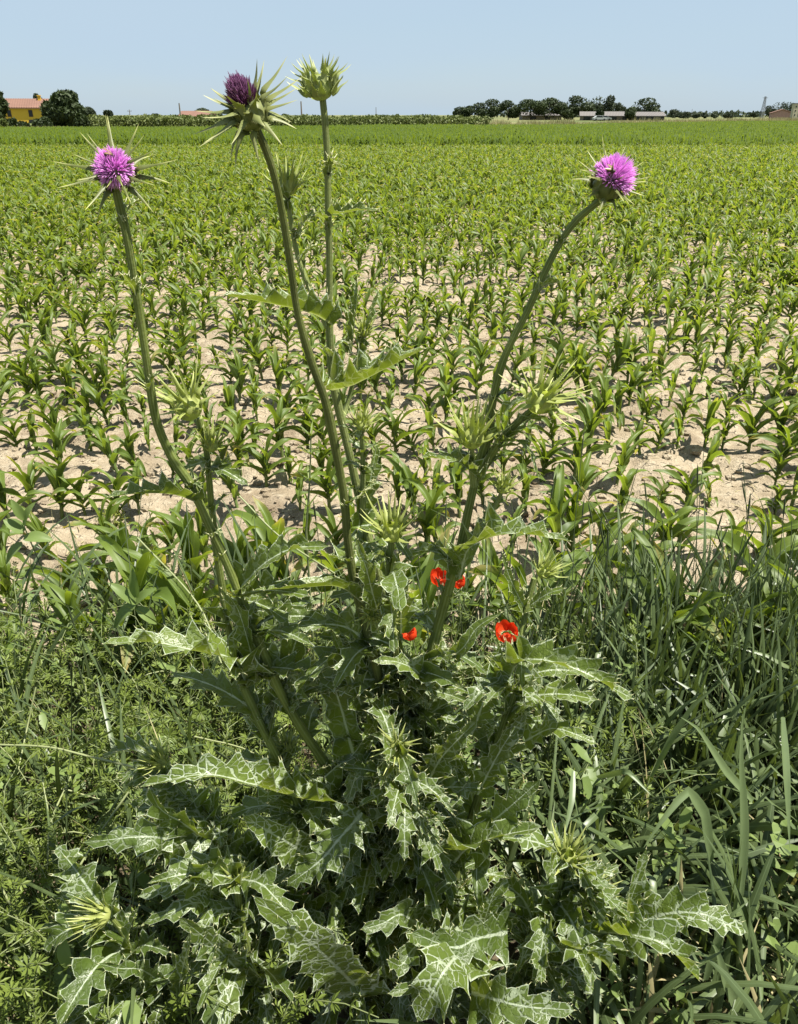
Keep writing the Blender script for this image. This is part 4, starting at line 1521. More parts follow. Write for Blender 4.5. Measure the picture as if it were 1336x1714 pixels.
yB = 0.99
stem('A', [(193, 316, 0.93), (203, 358, 0.93), (213, 402, 0.93), (226, 480, 0.935), (240, 570, 0.94), (250, 640, 0.945), (263, 710, 0.95), (290, 770, 0.955), (320, 815, 0.96), (352, 885, 0.965), (380, 945, 0.97), (402, 1000, 0.97),
           (437, 1085, 0.97), (470, 1160, 0.975), (500, 1212, 0.98), (540, 1272, 0.985), (590, 1340, 0.99), (625, 1450, 0.985), (630, 1580, 0.97)], (17, 25), ground=(-0.02, 0.96, 0.0))
stem('A2', [(334, 700, 1.00), (346, 760, 1.0), (352, 830, 1.0), (362, 920, 1.0), (374, 1000, 1.0), (388, 1080, 0.99), (404, 1140, 0.98), (436, 1212, 0.97), (470, 1280, 0.96), (512, 1380, 0.96), (556, 1490, 0.96), (592, 1590, 0.95)], (13, 24), ground=(-0.045, 0.94, 0.0))
stem('B', [(428, 214, 0.90), (440, 240, 0.905), (456, 285, 0.91), (470, 345, 0.92), (484, 430, 0.93), (497, 520, 0.94), (519, 600, 0.95), (545, 675, 0.96), (562, 755, 0.97), (576, 835, 0.98), (581, 900, 0.98), (592, 970, 0.985), (611, 1045, 0.985),
           (634, 1140, 0.99), (642, 1260, 0.99), (634, 1420, 0.98), (622, 1560, 0.96)], (15, 27), 'stem_b', ground=(-0.03, 0.98, 0.0))
stem('C', [(539, 160, 1.05), (543, 200, 1.05), (547, 260, 1.05), (549, 350, 1.05), (551, 450, 1.05), (551, 545, 1.05), (556, 630, 1.05), (570, 700, 1.05), (590, 785, 1.05), (606, 860, 1.05), (626, 940, 1.05), (655, 1040, 1.04), (680, 1150, 1.03),
           (692, 1300, 1.02), (690, 1450, 1.0)], (13, 28), 'stem_mid', ground=(0.03, 1.02, 0.0))
stem('D', [(1003, 338, 1.02), (985, 352, 1.02), (960, 375, 1.02), (935, 412, 1.02), (911, 460, 1.02), (882, 525, 1.02), (862, 562, 1.02), (841, 610, 1.02), (826, 670, 1.02), (820, 720, 1.02), (806, 770, 1.02), (790, 832, 1.02), (774, 905, 1.02),
           (756, 972, 1.02), (736, 1042, 1.02), (718, 1120, 1.01), (708, 1220, 1.0), (700, 1380, 0.99), (676, 1560, 0.97)], (13, 30), ground=(0.015, 0.97, 0.0))
stem('C2', [(481, 322, 1.07), (486, 370, 1.07), (497, 425, 1.07), (513, 472, 1.065), (530, 510, 1.06), (548, 548, 1.05)], (9, 13), 'stem_pale')
stem('D2', [(893, 685, 1.0), (868, 706, 1.0), (845, 730, 1.005), (822, 762, 1.01), (803, 800, 1.015)], (15, 18))
stem('D3', [(790, 742, 0.99), (790, 775, 1.0), (794, 812, 1.015)], (13, 16), 'stem_pale')
stem('D4', [(842, 820, 1.04), (828, 850, 1.04), (806, 880, 1.03), (778, 905, 1.02)], (9, 12), 'stem_pale')
stem('C3', [(604, 715, 1.02), (607, 770, 1.03), (606, 850, 1.045)], (10, 14), 'stem_pale')
stem('C4', [(607, 560, 1.09), (600, 600, 1.08), (580, 680, 1.07), (571, 705, 1.05)], (8, 11), 'stem_pale')
stem('E', [(895, 968, 1.03), (884, 1010, 1.02), (874, 1060, 1.0), (864, 1150, 0.96), (845, 1210, 0.95), (818, 1285, 0.95), (790, 1370, 0.95), (766, 1450, 0.95), (740, 1550, 0.94)], (12, 26), ground=(0.04, 0.94, 0.0))
stem('F', [(655, 905, 0.96), (650, 960, 0.96), (655, 1040, 0.97), (668, 1110, 0.98), (682, 1180, 1.0)], (14, 20))
stem('G', [(186, 1535, 0.82), (205, 1560, 0.82), (222, 1600, 0.82), (245, 1650, 0.83), (300, 1740, 0.86)], (10, 18), ground=(-0.16, 0.90, 0.0))
stem('H', [(395, 1470, 0.86), (402, 1540, 0.86), (420, 1610, 0.86), (452, 1668, 0.87), (490, 1735, 0.89)], (16, 24), ground=(-0.06, 0.93, 0.0))
stem('I', [(945, 1440, 0.90), (935, 1500, 0.89), (915, 1560, 0.88), (870, 1640, 0.88), (800, 1740, 0.9)], (14, 22), ground=(0.09, 0.93, 0.0))
stem('I2', [(980, 1500, 0.88), (960, 1540, 0.88), (930, 1570, 0.88)], (10, 14))
stem('K', [(660, 1255, 0.88), (668, 1300, 0.90), (690, 1400, 0.95), (694, 1500, 0.96)], (10, 16), 'stem_pale')
stem('L', [(268, 1275, 1.02), (285, 1300, 1.02), (330, 1350, 1.0), (420, 1440, 0.97), (540, 1560, 0.95)], (9, 16), 'stem_pale')
stem('N', [(480, 1240, 0.985), (478, 1275, 0.98), (490, 1330, 0.97)], (9, 12), 'stem_pale')


def spine_bits(b, P0, d, L, w):
    """a thin three-sided thorn"""
    d = unit(d)
    u = unit(np.cross(d, [0.31, 0.77, 0.55]))
    v = np.cross(d, u)
    V = [P0 + u * w, P0 - u * 0.5 * w + v * 0.87 * w, P0 - u * 0.5 * w - v * 0.87 * w, P0 + d * L]
    b.add(V, [[0, 1, 3], [1, 2, 3], [2, 0, 3]], np.array([[0, 0.99, 0]] * 4), 0.9, mi=1)


def thistle_leaf(ctrl, W, up, seed, nl=6, depth=0.55, ruffle=0.40, fold=0.25, clasp=0.5, tipw=0.0, thorn=1.0, sweep=0.5):
    """spiny lobed leaf along control points (base first); returns MB in world space"""
    r_ = np.random.default_rng(seed)
    sub = 6
    n = nl * sub + 1
    m = 11
    P = cat(ctrl, n)
    L = np.linalg.norm(np.diff(P, axis=0), axis=1).sum()
    s = np.linspace(0, 1, n)
    T = np.gradient(P, axis=0)
    T /= np.linalg.norm(T, axis=1, keepdims=True)
    up = unit(up)
    B = np.cross(T, up)
    B /= np.maximum(np.linalg.norm(B, axis=1, keepdims=True), 1e-6)
    N = np.cross(B, T)
    env = W * (clasp * np.exp(-(s / 0.16) ** 2) + np.clip(np.sin(math.pi * np.clip(s * 0.93 + 0.07, 0, 1) ** 0.85), 0, 1) ** 0.65 * (1 - 0.30 * s))
    env = np.maximum(env, 0.0006)
    t = np.linspace(-1, 1, m)
    G = np.zeros((n, m, 3))
    lc = np.zeros((n, m, 3))
    amp = {}
    for sg in (-1, 1):
        amp[sg] = 0.75 + 0.5 * r_.random(nl + 2)
    ru = {sg: r_.normal(size=nl + 2) * 0.5 + np.where(np.arange(nl + 2) % 2 == 0, 1, -0.55) for sg in (-1, 1)}
    ruffle = ruffle * 1.45
    pr = {sg: 0.12 * r_.normal() for sg in (-1, 1)}
    tips = []
    ph = s * nl
    kk = np.minimum(ph, nl - 1e-6).astype(int)
    f = ph - kk
    fo = (fold * (1 - 0.4 * s))[:, None]
    for sg in (-1, 1):
        # sawtooth lobes: rise slowly, fall quickly; extra small teeth
        pk = 0.58 + pr[sg]
        lob = np.where(f < pk, f / pk, (1 - f) / (1 - pk))
        tooth = 0.07 * np.abs(np.sin(f * math.pi * 3.0))
        am = amp[sg][kk]
        wd = env * (1 - depth + depth * np.abs(lob) ** 1.5 * am + tooth * (1 - lob))
        fw = sweep * env * depth * lob * am
        a0, a1 = ru[sg][kk], ru[sg][kk + 1]
        rr = (a0 * (1 - f) + a1 * f) * 0.35 + (lob - 0.35) * a0
        js = np.arange(0, m // 2 + 1) if sg < 0 else np.arange(m // 2 + 1, m)
        x = np.abs(t[js])[None]
        lat = wd[:, None] * x
        ruf = (ruffle * env * rr)[:, None] * x ** 2
        nb = N[:, None] * np.cos(fo)[..., None] - B[:, None] * (sg * np.sin(fo))[..., None]
        G[:, js] = P[:, None] + B[:, None] * (sg * lat * np.cos(fo))[..., None] + N[:, None] * (lat * np.sin(fo))[..., None] + nb * ruf[..., None] + T[:, None] * (fw[:, None] * x ** 1.6)[..., None]
        lc[:, js, 0] = (ph + 0.55 - pk)[:, None]
        lc[:, js, 1] = t[js][None]
        lc[:, js, 2] = s[:, None]
        for i in range(n):
            if s[i] > 0.02 and abs(f[i] - pk) < 0.5 / sub + 0.02:
                tips.append((i, 0 if sg < 0 else m - 1, 1.0))
            elif i % 2 == 0 and s[i] > 0.03:
                tips.append((i, 0 if sg < 0 else m - 1, 0.5))
    b = MB()
    b.grid(G, lc, r_.random())
    for (i, j, q) in tips:
        p = G[i, j]
        inn = G[i, 1 if j == 0 else m - 2]
        d = unit(unit(p - inn) + 0.5 * T[i])
        spine_bits(b, p - d * 0.0006, d, thorn * (0.0075 if q == 1 else 0.0032) * (0.7 + 0.6 * r_.random()), 0.00075 * (1 if q == 1 else 0.7))
    spine_bits(b, P[-1] - T[-1] * 0.001, T[-1], 0.006 * thorn, 0.0006)
    return b


LEAFN = [0]
GAPS = [(722, 968, 20, 1.5), (745, 968, 14, 1.5), (768, 970, 14, 1.5), (692, 1062, 16, 1.4), (848, 1058, 28, 1.4), (437, 1085, 15, 0.97), (470, 1160, 15, 0.97), (500, 1212, 15, 0.975), (540, 1272, 15, 0.98), (520, 1242, 15, 0.98), (415, 1165, 15, 0.97), (436, 1212, 15, 0.965),
        (458, 1255, 15, 0.96), (592, 970, 14, 0.98), (611, 1045, 14, 0.98), (628, 1115, 14, 0.985), (756, 972, 16, 1.01), (740, 1030, 16, 1.01), (790, 832, 14, 1.01), (815, 1290, 16, 0.945), (792, 1370, 15, 0.945), (385, 1070, 14, 0.99), (350, 885, 14, 0.96), (380, 945, 14, 0.965)]


def covers(b):
    """would this leaf grow across one of the sight lines that are open in the photograph"""
    V = np.vstack(b.V)
    q = V - CAMP
    z = q @ FWD
    x, y = CX + FPX * (q @ RGT) / z, CY - FPX * (q @ UPV) / z
    return any(np.any((np.hypot(x - gx, y - gy) < gr) & (V[:, 1] < gY)) for gx, gy, gr, gY in GAPS)




def leaf(q, wpx, up=(0, -0.4, 1), nl=6, **kw):
    """q: (px, py, Y) base to tip; wpx: full width in photo pixels"""
    P = [at(*p) for p in q]
    k = len(q) // 2
    W = wpx * 0.5 * mpp(q[k][1], q[k][2])
    LEAFN[0] += 1
    b = thistle_leaf(P, W, up, 500 + LEAFN[0], nl=nl, **kw)
    return tpart(b, "leaf", [M['leaf' if q[k][1] > 1230 else 'leaf_up'], M['spine']])


# --- leaves that can be told apart in the photograph
leaf([(552, 655, 1.03), (590, 645, 1.0), (640, 620, 0.98), (712, 584, 0.97)], 112, up=(-0.25, 0.05, 1), nl=6, fold=1.05, depth=0.42, ruffle=0.35)
leaf([(556, 545, 1.04), (520, 525, 1.0), (450, 508, 0.97), (372, 494, 0.95)], 92, up=(0.1, 0.1, 1), nl=7, fold=1, depth=0.42, ruffle=0.35)
leaf([(552, 360, 1.05), (580, 356, 1.03), (605, 352, 1.02), (634, 354, 1.01)], 40, up=(0, -0.3, 1), nl=4, fold=0.9)
leaf([(492, 400, 1.07), (505, 378, 1.05), (533, 344, 1.04)], 24, up=(-0.6, -0.6, 0.6), nl=4, fold=0.5)
leaf([(588, 592, 1.08), (592, 555, 1.08), (596, 510, 1.08), (598, 468, 1.09)], 40, up=(-0.8, -0.7, 0.1), nl=5, fold=0.8, ruffle=0.25)
leaf([(596, 590, 1.08), (612, 540, 1.08), (632, 488, 1.09)], 30, up=(0.8, -0.7, 0.1), nl=4, fold=0.8)
leaf([(330, 842, 0.96), (290, 828, 0.93), (235, 826, 0.91), (180, 832, 0.90)], 84, up=(0.1, 0.1, 1), nl=6, fold=0.85, ruffle=0.35)
leaf([(250, 652, 0.94), (258, 632, 0.93), (276, 622, 0.92)], 20, up=(0, -0.4, 1), nl=3)
leaf([(352, 780, 1.0), (380, 790, 0.98), (415, 812, 0.97)], 40, up=(0, -0.5, 1), nl=4)
leaf([(348, 770, 1.0), (330, 775, 0.98), (300, 788, 0.97)], 30, up=(0, -0.5, 1), nl=4)
leaf([(402, 985, 0.97), (440, 945, 0.95), (490, 918, 0.94), (550, 914, 0.93)], 84, up=(-0.1, -0.55, 1), nl=6, fold=0.6, ruffle=0.4)
leaf([(606, 1010, 0.98), (565, 982, 0.95), (500, 984, 0.93), (424, 988, 0.92)], 56, up=(0, 0.2, 1), nl=6, fold=0.9, depth=0.2, ruffle=0.2)
leaf([(412, 1150, 0.97), (390, 1105, 0.93), (330, 1090, 0.90), (250, 1074, 0.89), (172, 1078, 0.88)], 118, up=(0.1, -0.15, 1), nl=8, fold=0.8, ruffle=0.42, clasp=0.5)
leaf([(570, 1345, 0.95), (500, 1335, 0.90), (420, 1312, 0.87), (340, 1296, 0.85), (236, 1316, 0.84)], 128, up=(0, -0.1, 1), nl=9, fold=0.85, ruffle=0.42)
leaf([(468, 1190, 1.0), (478, 1130, 1.01), (496, 1070, 1.02), (520, 1006, 1.04)], 66, up=(-0.25, -0.9, 0.25), nl=6, fold=0.15, depth=0.28, ruffle=0.2)
leaf([(590, 1260, 1.0), (572, 1190, 1.0), (553, 1130, 1.0), (540, 1075, 1.01)], 74, up=(-0.1, -0.9, 0.3), nl=6, fold=0.25, depth=0.3)
leaf([(604, 1180, 0.98), (585, 1130, 0.97), (570, 1090, 0.96), (556, 1058, 0.95)], 64, up=(0.5, -0.8, 0.3), nl=5, fold=0.5)
leaf([(672, 1060, 1.0), (672, 1015, 0.97), (668, 975, 0.96), (664, 925, 0.95)], 60, up=(0.3, -0.9, 0.2), nl=6, fold=0.3, ruffle=0.3)
leaf([(640, 1050, 0.96), (625, 1000, 0.93), (612, 950, 0.92), (595, 900, 0.92)], 64, up=(0.2, -0.9, 0.3), nl=5, fold=0.4)
leaf([(770, 970, 1.0), (790, 915, 0.96), (860, 893, 0.93), (955, 906, 0.91)], 112, up=(0.05, -0.15, 1), nl=8, fold=0.8, ruffle=0.42)
leaf([(770, 970, 1.02), (740, 930, 1.02), (722, 905, 1.03)], 34, up=(-0.5, -0.7, 0.5), nl=3)
leaf([(800, 800, 1.0), (770, 775, 0.97), (740, 768, 0.95), (706, 765, 0.94)], 64, up=(0.2, -0.3, 1), nl=5, fold=0.85)
leaf([(840, 740, 1.0), (868, 740, 0.97), (890, 765, 0.96), (902, 800, 0.955)], 30, up=(0.5, -0.4, 0.7), nl=4, fold=0.5)
leaf([(836, 738, 1.0), (840, 700, 0.98), (862, 672, 0.97), (884, 668, 0.96)], 38, up=(-0.6, -0.5, 0.6), nl=4, fold=0.4)
leaf([(850, 1140, 0.96), (880, 1105, 0.92), (960, 1118, 0.88), (1060, 1170, 0.86)], 112, up=(0, -0.25, 1), nl=8, fold=0.85, ruffle=0.4)
leaf([(838, 1260, 0.96), (860, 1205, 0.97), (884, 1160, 0.98), (908, 1112, 1.0)], 84, up=(0.2, -0.95, 0.3), nl=6, fold=0.1, ruffle=0.3)
leaf([(790, 1230, 0.97), (808, 1180, 0.98), (822, 1135, 0.99), (838, 1080, 1.0)], 70, up=(-0.2, -0.95, 0.3), nl=6, fold=0.2)
leaf([(800, 1330, 0.93), (825, 1280, 0.92), (848, 1240, 0.92), (880, 1195, 0.93)], 74, up=(0, -0.9, 0.45), nl=6, fold=0.1)
leaf([(712, 1320, 0.93), (735, 1275, 0.91), (760, 1245, 0.90), (800, 1205, 0.90)], 74, up=(-0.1, -0.85, 0.5), nl=6, fold=0.1)
leaf([(880, 1240, 0.93), (920, 1220, 0.91), (955, 1225, 0.89), (1000, 1245, 0.88)], 54, up=(0, -0.5, 1), nl=6, fold=0.3)
leaf([(762, 1445, 0.90), (785, 1420, 0.86), (835, 1400, 0.84), (910, 1384, 0.83)], 104, up=(0.0, 0.0, 1), nl=6, fold=0.95, depth=0.28)
leaf([(790, 1400, 0.9), (830, 1370, 0.87), (860, 1345, 0.86), (905, 1305, 0.86)], 84, up=(-0.1, -0.75, 0.7), nl=6, fold=0.1)
leaf([(530, 1445, 0.93), (490, 1415, 0.90), (450, 1392, 0.88), (408, 1365, 0.87)], 84, up=(0.35, -0.85, 0.4), nl=6, fold=0.15, depth=0.25)
leaf([(606, 1360, 0.90), (570, 1400, 0.86), (535, 1440, 0.84), (480, 1482, 0.83)], 90, up=(-0.2, -0.7, 0.7), nl=7, fold=0.1, ruffle=0.45)
leaf([(612, 1668, 0.84), (560, 1615, 0.80), (500, 1560, 0.78), (424, 1500, 0.78)], 128, up=(-0.15, -0.75, 0.65), nl=7, fold=0.08, depth=0.32, ruffle=0.22)
leaf([(430, 1660, 0.84), (390, 1615, 0.81), (350, 1575, 0.80), (300, 1535, 0.79)], 112, up=(-0.1, -0.75, 0.65), nl=7, fold=0.1, ruffle=0.3)
leaf([(790, 1580, 0.86), (760, 1605, 0.78), (735, 1640, 0.74), (700, 1708, 0.72)], 150, up=(-0.1, -0.55, 0.85), nl=6, fold=0.1, ruffle=0.4, depth=0.45)
leaf([(760, 1640, 0.84), (700, 1650, 0.77), (650, 1662, 0.75)], 80, up=(0, -0.6, 0.8), nl=5, fold=0.15)
leaf([(790, 1660, 0.80), (830, 1672, 0.75), (880, 1684, 0.73), (962, 1690, 0.72)], 110, up=(0, -0.6, 0.8), nl=6, fold=0.15, ruffle=0.35)
leaf([(850, 1560, 0.86), (800, 1570, 0.82), (760, 1585, 0.80), (690, 1560, 0.80)], 110, up=(0, -0.7, 0.7), nl=6, fold=0.1)
leaf([(700, 1545, 0.86), (670, 1530, 0.83), (640, 1545, 0.81), (604, 1555, 0.8)], 74, up=(0.1, -0.6, 0.8), nl=5, fold=0.2, ruffle=0.5)
leaf([(720, 1560, 0.84), (690, 1590, 0.80), (672, 1615, 0.78), (648, 1606, 0.77)], 66, up=(0, -0.7, 0.7), nl=5, fold=0.15, ruffle=0.5)
leaf([(690, 1560, 0.88), (715, 1520, 0.87), (735, 1490, 0.87), (760, 1470, 0.88)], 64, up=(0, -0.8, 0.6), nl=5)
leaf([(795, 1590, 0.88), (812, 1540, 0.87), (826, 1500, 0.87), (850, 1470, 0.88)], 92, up=(0.2, -0.85, 0.5), nl=5, fold=0.2)
leaf([(900, 1600, 0.86), (950, 1588, 0.81), (1000, 1602, 0.78), (1042, 1640, 0.77)], 120, up=(0.15, 0.0, 1), nl=6, fold=0.9)
leaf([(1000, 1560, 0.86), (1050, 1565, 0.81), (1110, 1580, 0.78), (1170, 1640, 0.76)], 140, up=(0.25, -0.1, 1), nl=6, fold=0.9)
leaf([(1010, 1590, 0.88), (1045, 1530, 0.86), (1065, 1480, 0.86), (1082, 1420, 0.87)], 88, up=(0.2, -0.85, 0.45), nl=6, fold=0.2)
leaf([(1040, 1560, 0.87), (1110, 1530, 0.85), (1180, 1530, 0.83), (1250, 1560, 0.82)], 112, up=(0.1, -0.5, 0.9), nl=7, fold=0.2)
leaf([(330, 1450, 0.96), (290, 1410, 0.92), (240, 1400, 0.90), (140, 1410, 0.89)], 96, up=(0, -0.6, 0.8), nl=7, fold=0.15, ruffle=0.5)
leaf([(360, 1420, 0.95), (310, 1380, 0.93), (270, 1355, 0.92), (250, 1320, 0.92)], 80, up=(-0.2, -0.8, 0.5), nl=6, fold=0.2)
leaf([(400, 1500, 0.90), (340, 1480, 0.86), (290, 1480, 0.84), (232, 1500, 0.83)], 86, up=(0, -0.55, 0.85), nl=6, fold=0.2, ruffle=0.5)
leaf([(380, 1530, 0.88), (330, 1510, 0.84), (290, 1525, 0.82), (240, 1545, 0.81)], 56, up=(0, -0.6, 0.8), nl=5)
leaf([(235, 1640, 0.82), (222, 1595, 0.81), (215, 1560, 0.80), (232, 1515, 0.80)], 44, up=(-0.6, -0.7, 0.3), nl=5, fold=0.5)
leaf([(265, 1640, 0.82), (235, 1622, 0.79), (200, 1620, 0.77), (165, 1612, 0.76)], 50, up=(0, -0.5, 0.9), nl=5, fold=0.3)
leaf([(300, 1690, 0.82), (300, 1650, 0.80), (310, 1600, 0.79), (318, 1560, 0.79)], 60, up=(-0.3, -0.9, 0.2), nl=5, fold=0.4)
leaf([(270, 1680, 0.81), (262, 1700, 0.79), (255, 1740, 0.78)], 44, up=(0, -0.8, 0.5), nl=4)
leaf([(430, 1130, 0.97), (405, 1040, 0.95), (392, 1010, 0.95), (370, 985, 0.95)], 60, up=(-0.2, -0.9, 0.3), nl=5, fold=0.3)
leaf([(600, 880, 1.05), (612, 830, 1.05), (622, 790, 1.05), (630, 745, 1.06)], 56, up=(0.4, -0.85, 0.2), nl=5, fold=0.25, ruffle=0.3)
leaf([(604, 880, 1.04), (640, 880, 1.02), (668, 905, 1.01), (690, 940, 1.0)], 54, up=(0.2, -0.5, 0.9), nl=5)
leaf([(880, 1020, 1.02), (862, 985, 1.0), (850, 955, 1.0), (842, 925, 1.0)], 30, up=(0, -0.8, 0.5), nl=5)
leaf([(880, 1020, 1.02), (915, 995, 1.0), (945, 985, 0.99)], 44, up=(0, -0.4, 0.9), nl=4)
leaf([(740, 1110, 1.0), (775, 1085, 0.97), (800, 1050, 0.97), (840, 1025, 0.97)], 36, up=(-0.1, -0.6, 0.8), nl=5, depth=0.2)
leaf([(722, 1160, 0.98), (700, 1125, 0.95), (665, 1108, 0.93), (622, 1106, 0.92)], 56, up=(0, -0.5, 0.9), nl=5)

# --- the rest of the mass: leaves all along the lower stems
FILL = []
anch = []
for key in ('A', 'A2', 'B', 'C', 'D', 'E', 'H', 'I', 'G', 'F', 'K', 'L'):
    C, rad = STEMS[key]
    for p in C:
        anch.append(p)
anch = np.array(anch)
low = anch[(anch[:, 2] < 0.86) & (anch[:, 2] > 0.04)]
for k in range(560):
    p = low[RT.integers(len(low))]
    out = np.array([p[0] * 1.6 + RT.normal() * 0.5, (p[1] - 0.99) * 1.0 - 0.15 + RT.normal() * 0.55, 0])
    out = unit(out)
    f = np.clip(p[2] / 0.8, 0, 1)
    L = (0.175 - 0.075 * f) * (0.62 + 0.6 * RT.random())
    el = R(10 + 40 * RT.random() + 15 * f)
    d1 = out * math.cos(el) + np.array([0, 0, math.sin(el)])
    el2 = el - R(25 + 55 * RT.random())
    d2 = out * math.cos(el2) + np.array([0, 0, math.sin(el2)])
    sd = np.array([-out[1], out[0], 0]) * RT.normal() * 0.15
    q1 = p + d1 * L * 0.4
    q2 = q1 + (d1 * 0.4 + d2 * 0.6 + sd) * L * 0.33
    q3 = q2 + (d2 + sd) * L * 0.33
    if min(q1[2], q2[2], q3[2]) < 0.015:
        continue
    # keep the tall stems free above the bush
    x, y, _ = project(q3)
    if y < 985 or (y < 1090 and (x < 330 or x > 930)):
        continue
    if (800 < x < 890 and 1010 < y < 1120) or (670 < x < 715 and 1030 < y < 1090):
        continue
    b = thistle_leaf([p, q1, q2, q3], L * (0.20 + 0.10 * RT.random()), (RT.normal() * 0.3, -0.35 + RT.normal() * 0.3, 1), 900 + k, nl=int(RT.integers(5, 8)), depth=0.45 + 0.2 * RT.random(),
                     ruffle=0.4 + 0.45 * RT.random(), fold=0.1 + 0.65 * RT.random())
    if covers(b):
        continue
    FILL.append((L * L * 0.25 / np.linalg.norm((p + q3) / 2 - CAMP) ** 2, b, 'leaf'))
midl = np.vstack([STEMS[k_][0] for k_ in ('B', 'C', 'D', 'F', 'A2', 'A', 'E')])
midl = midl[(midl[:, 2] > 0.62) & (midl[:, 2] < 1.02)]
cnt_ = 0
for k in range(600):
    p = midl[RT.integers(len(midl))]
    a = RT.random() * 6.283
    out = unit([math.cos(a), math.sin(a) - 0.35, 0])
    L = 0.085 + 0.075 * RT.random()
    el = R(5 + 55 * RT.random())
    d1 = out * math.cos(el) + np.array([0, 0, math.sin(el)])
    el2 = el - R(15 + 60 * RT.random())
    d2 = out * math.cos(el2) + np.array([0, 0, math.sin(el2)])
    q1 = p + d1 * L * 0.4
    q2 = q1 + (d1 * 0.4 + d2 * 0.6) * L * 0.33
    q3 = q2 + d2 * L * 0.33
    x, y, _ = project(q3)
    x0, y0, _ = project(q2)
    lim = 905 + 0.55 * abs(x - 660)
    if y < lim or y > 1180 or (800 < max(x, x0) < 895 and 1005 < y < 1115) or (665 < max(x, x0) < 720 and 1030 < y < 1095) or (700 < x < 800 and 945 < y < 1005):
        continue
    b = thistle_leaf([p, q1, q2, q3], L * (0.20 + 0.10 * RT.random()), (RT.normal() * 0.4, -0.4 + RT.normal() * 0.4, 1), 2000 + k, nl=int(RT.integers(4, 7)), depth=0.45 + 0.2 * RT.random(),
                     ruffle=0.35 + 0.35 * RT.random(), fold=0.2 + 0.6 * RT.random())
    if covers(b):
        continue
    FILL.append((L * L * 0.25 / np.linalg.norm((p + q3) / 2 - CAMP) ** 2, b, 'leaf_up'))
    cnt_ += 1
    if cnt_ >= 80:
        break
# little clasping leaves and thorns at the nodes of the tall stems
for key, fr in (('A', (0.03, 0.075, 0.25, 0.30, 0.42, 0.60, 0.68)), ('B', (0.31, 0.36, 0.56, 0.62, 0.68)), ('C', (0.055, 0.09, 0.17, 0.20, 0.32, 0.40, 0.56)), ('D', (0.05, 0.09, 0.19, 0.21, 0.36, 0.40, 0.46)), ('A2', (0.03, 0.07, 0.12, 0.18, 0.30, 0.42)),
                ('C2', (0.1, 0.3, 0.5)), ('D2', (0.2, 0.4, 0.6, 0.8)), ('C4', (0.1, 0.3, 0.5)), ('C3', (0.1, 0.3, 0.5, 0.8)), ('D4', (0.05, 0.3, 0.6)), ('D3', (0.3, 0.6)), ('F', (0.1, 0.3)), ('I2', (0.3, 0.6)), ('G', (0.1, 0.3, 0.5)), ('E', (0.05, 0.12))):
    C, rad = STEMS[key]
    for f in fr:
        i = int(f * (len(C) - 1))
        p = C[i]
        for rep in range(2):
            a = RT.random() * 6.283
            out = np.array([math.cos(a), math.sin(a) - 0.3, 0])
            L = 0.020 + 0.016 * RT.random()
            ax = unit(C[max(i - 1, 0)] - C[min(i + 1, len(C) - 1)])
            b = thistle_leaf([p + out * rad[i] * 0.5 - ax * 0.008, p + out * (rad[i] * 1.25) + ax * 0.005, p + out * (rad[i] + L * 0.5) + ax * (L * 0.45), p + out * (rad[i] + L * 0.9) + ax * L * (0.2 + 0.8 * RT.random())],
                             0.008 + 0.004 * RT.random(), ax + out * 0.2, int(RT.integers(1e6)), nl=3, depth=0.5, ruffle=0.5, fold=0.4, thorn=0.9)
            FILL.append((0.0, b, 'leaf_up'))


# the largest are leaves of their own, the small rest of the tangle is one part
FILL.sort(key=lambda e: -e[0])
for _, b, mt in FILL[:300 - LEAFN[0]]:
    tpart(b, "leaf", [M[mt], M['spine']])
rest_ = MB()
for _, b, mt in FILL[300 - LEAFN[0]:]:
    off = rest_.n
    rest_.V += b.V
    rest_.F += [f_ + off for f_ in b.F]
    rest_.L += b.L
    rest_.T += b.T
    rest_.M += [np.where(m_ == 1, 1, 0 if mt == 'leaf' else 2) for m_ in b.M]
    rest_.n += b.n
tag(tpart(rest_, "small_leaves", [M['leaf'], M['spine'], M['leaf_up']]), kind="stuff")


# --- flower heads
def rot_to(ax):
    return Vector((0, 0, 1)).rotation_difference(Vector([float(v) for v in ax])).to_matrix().to_4x4()


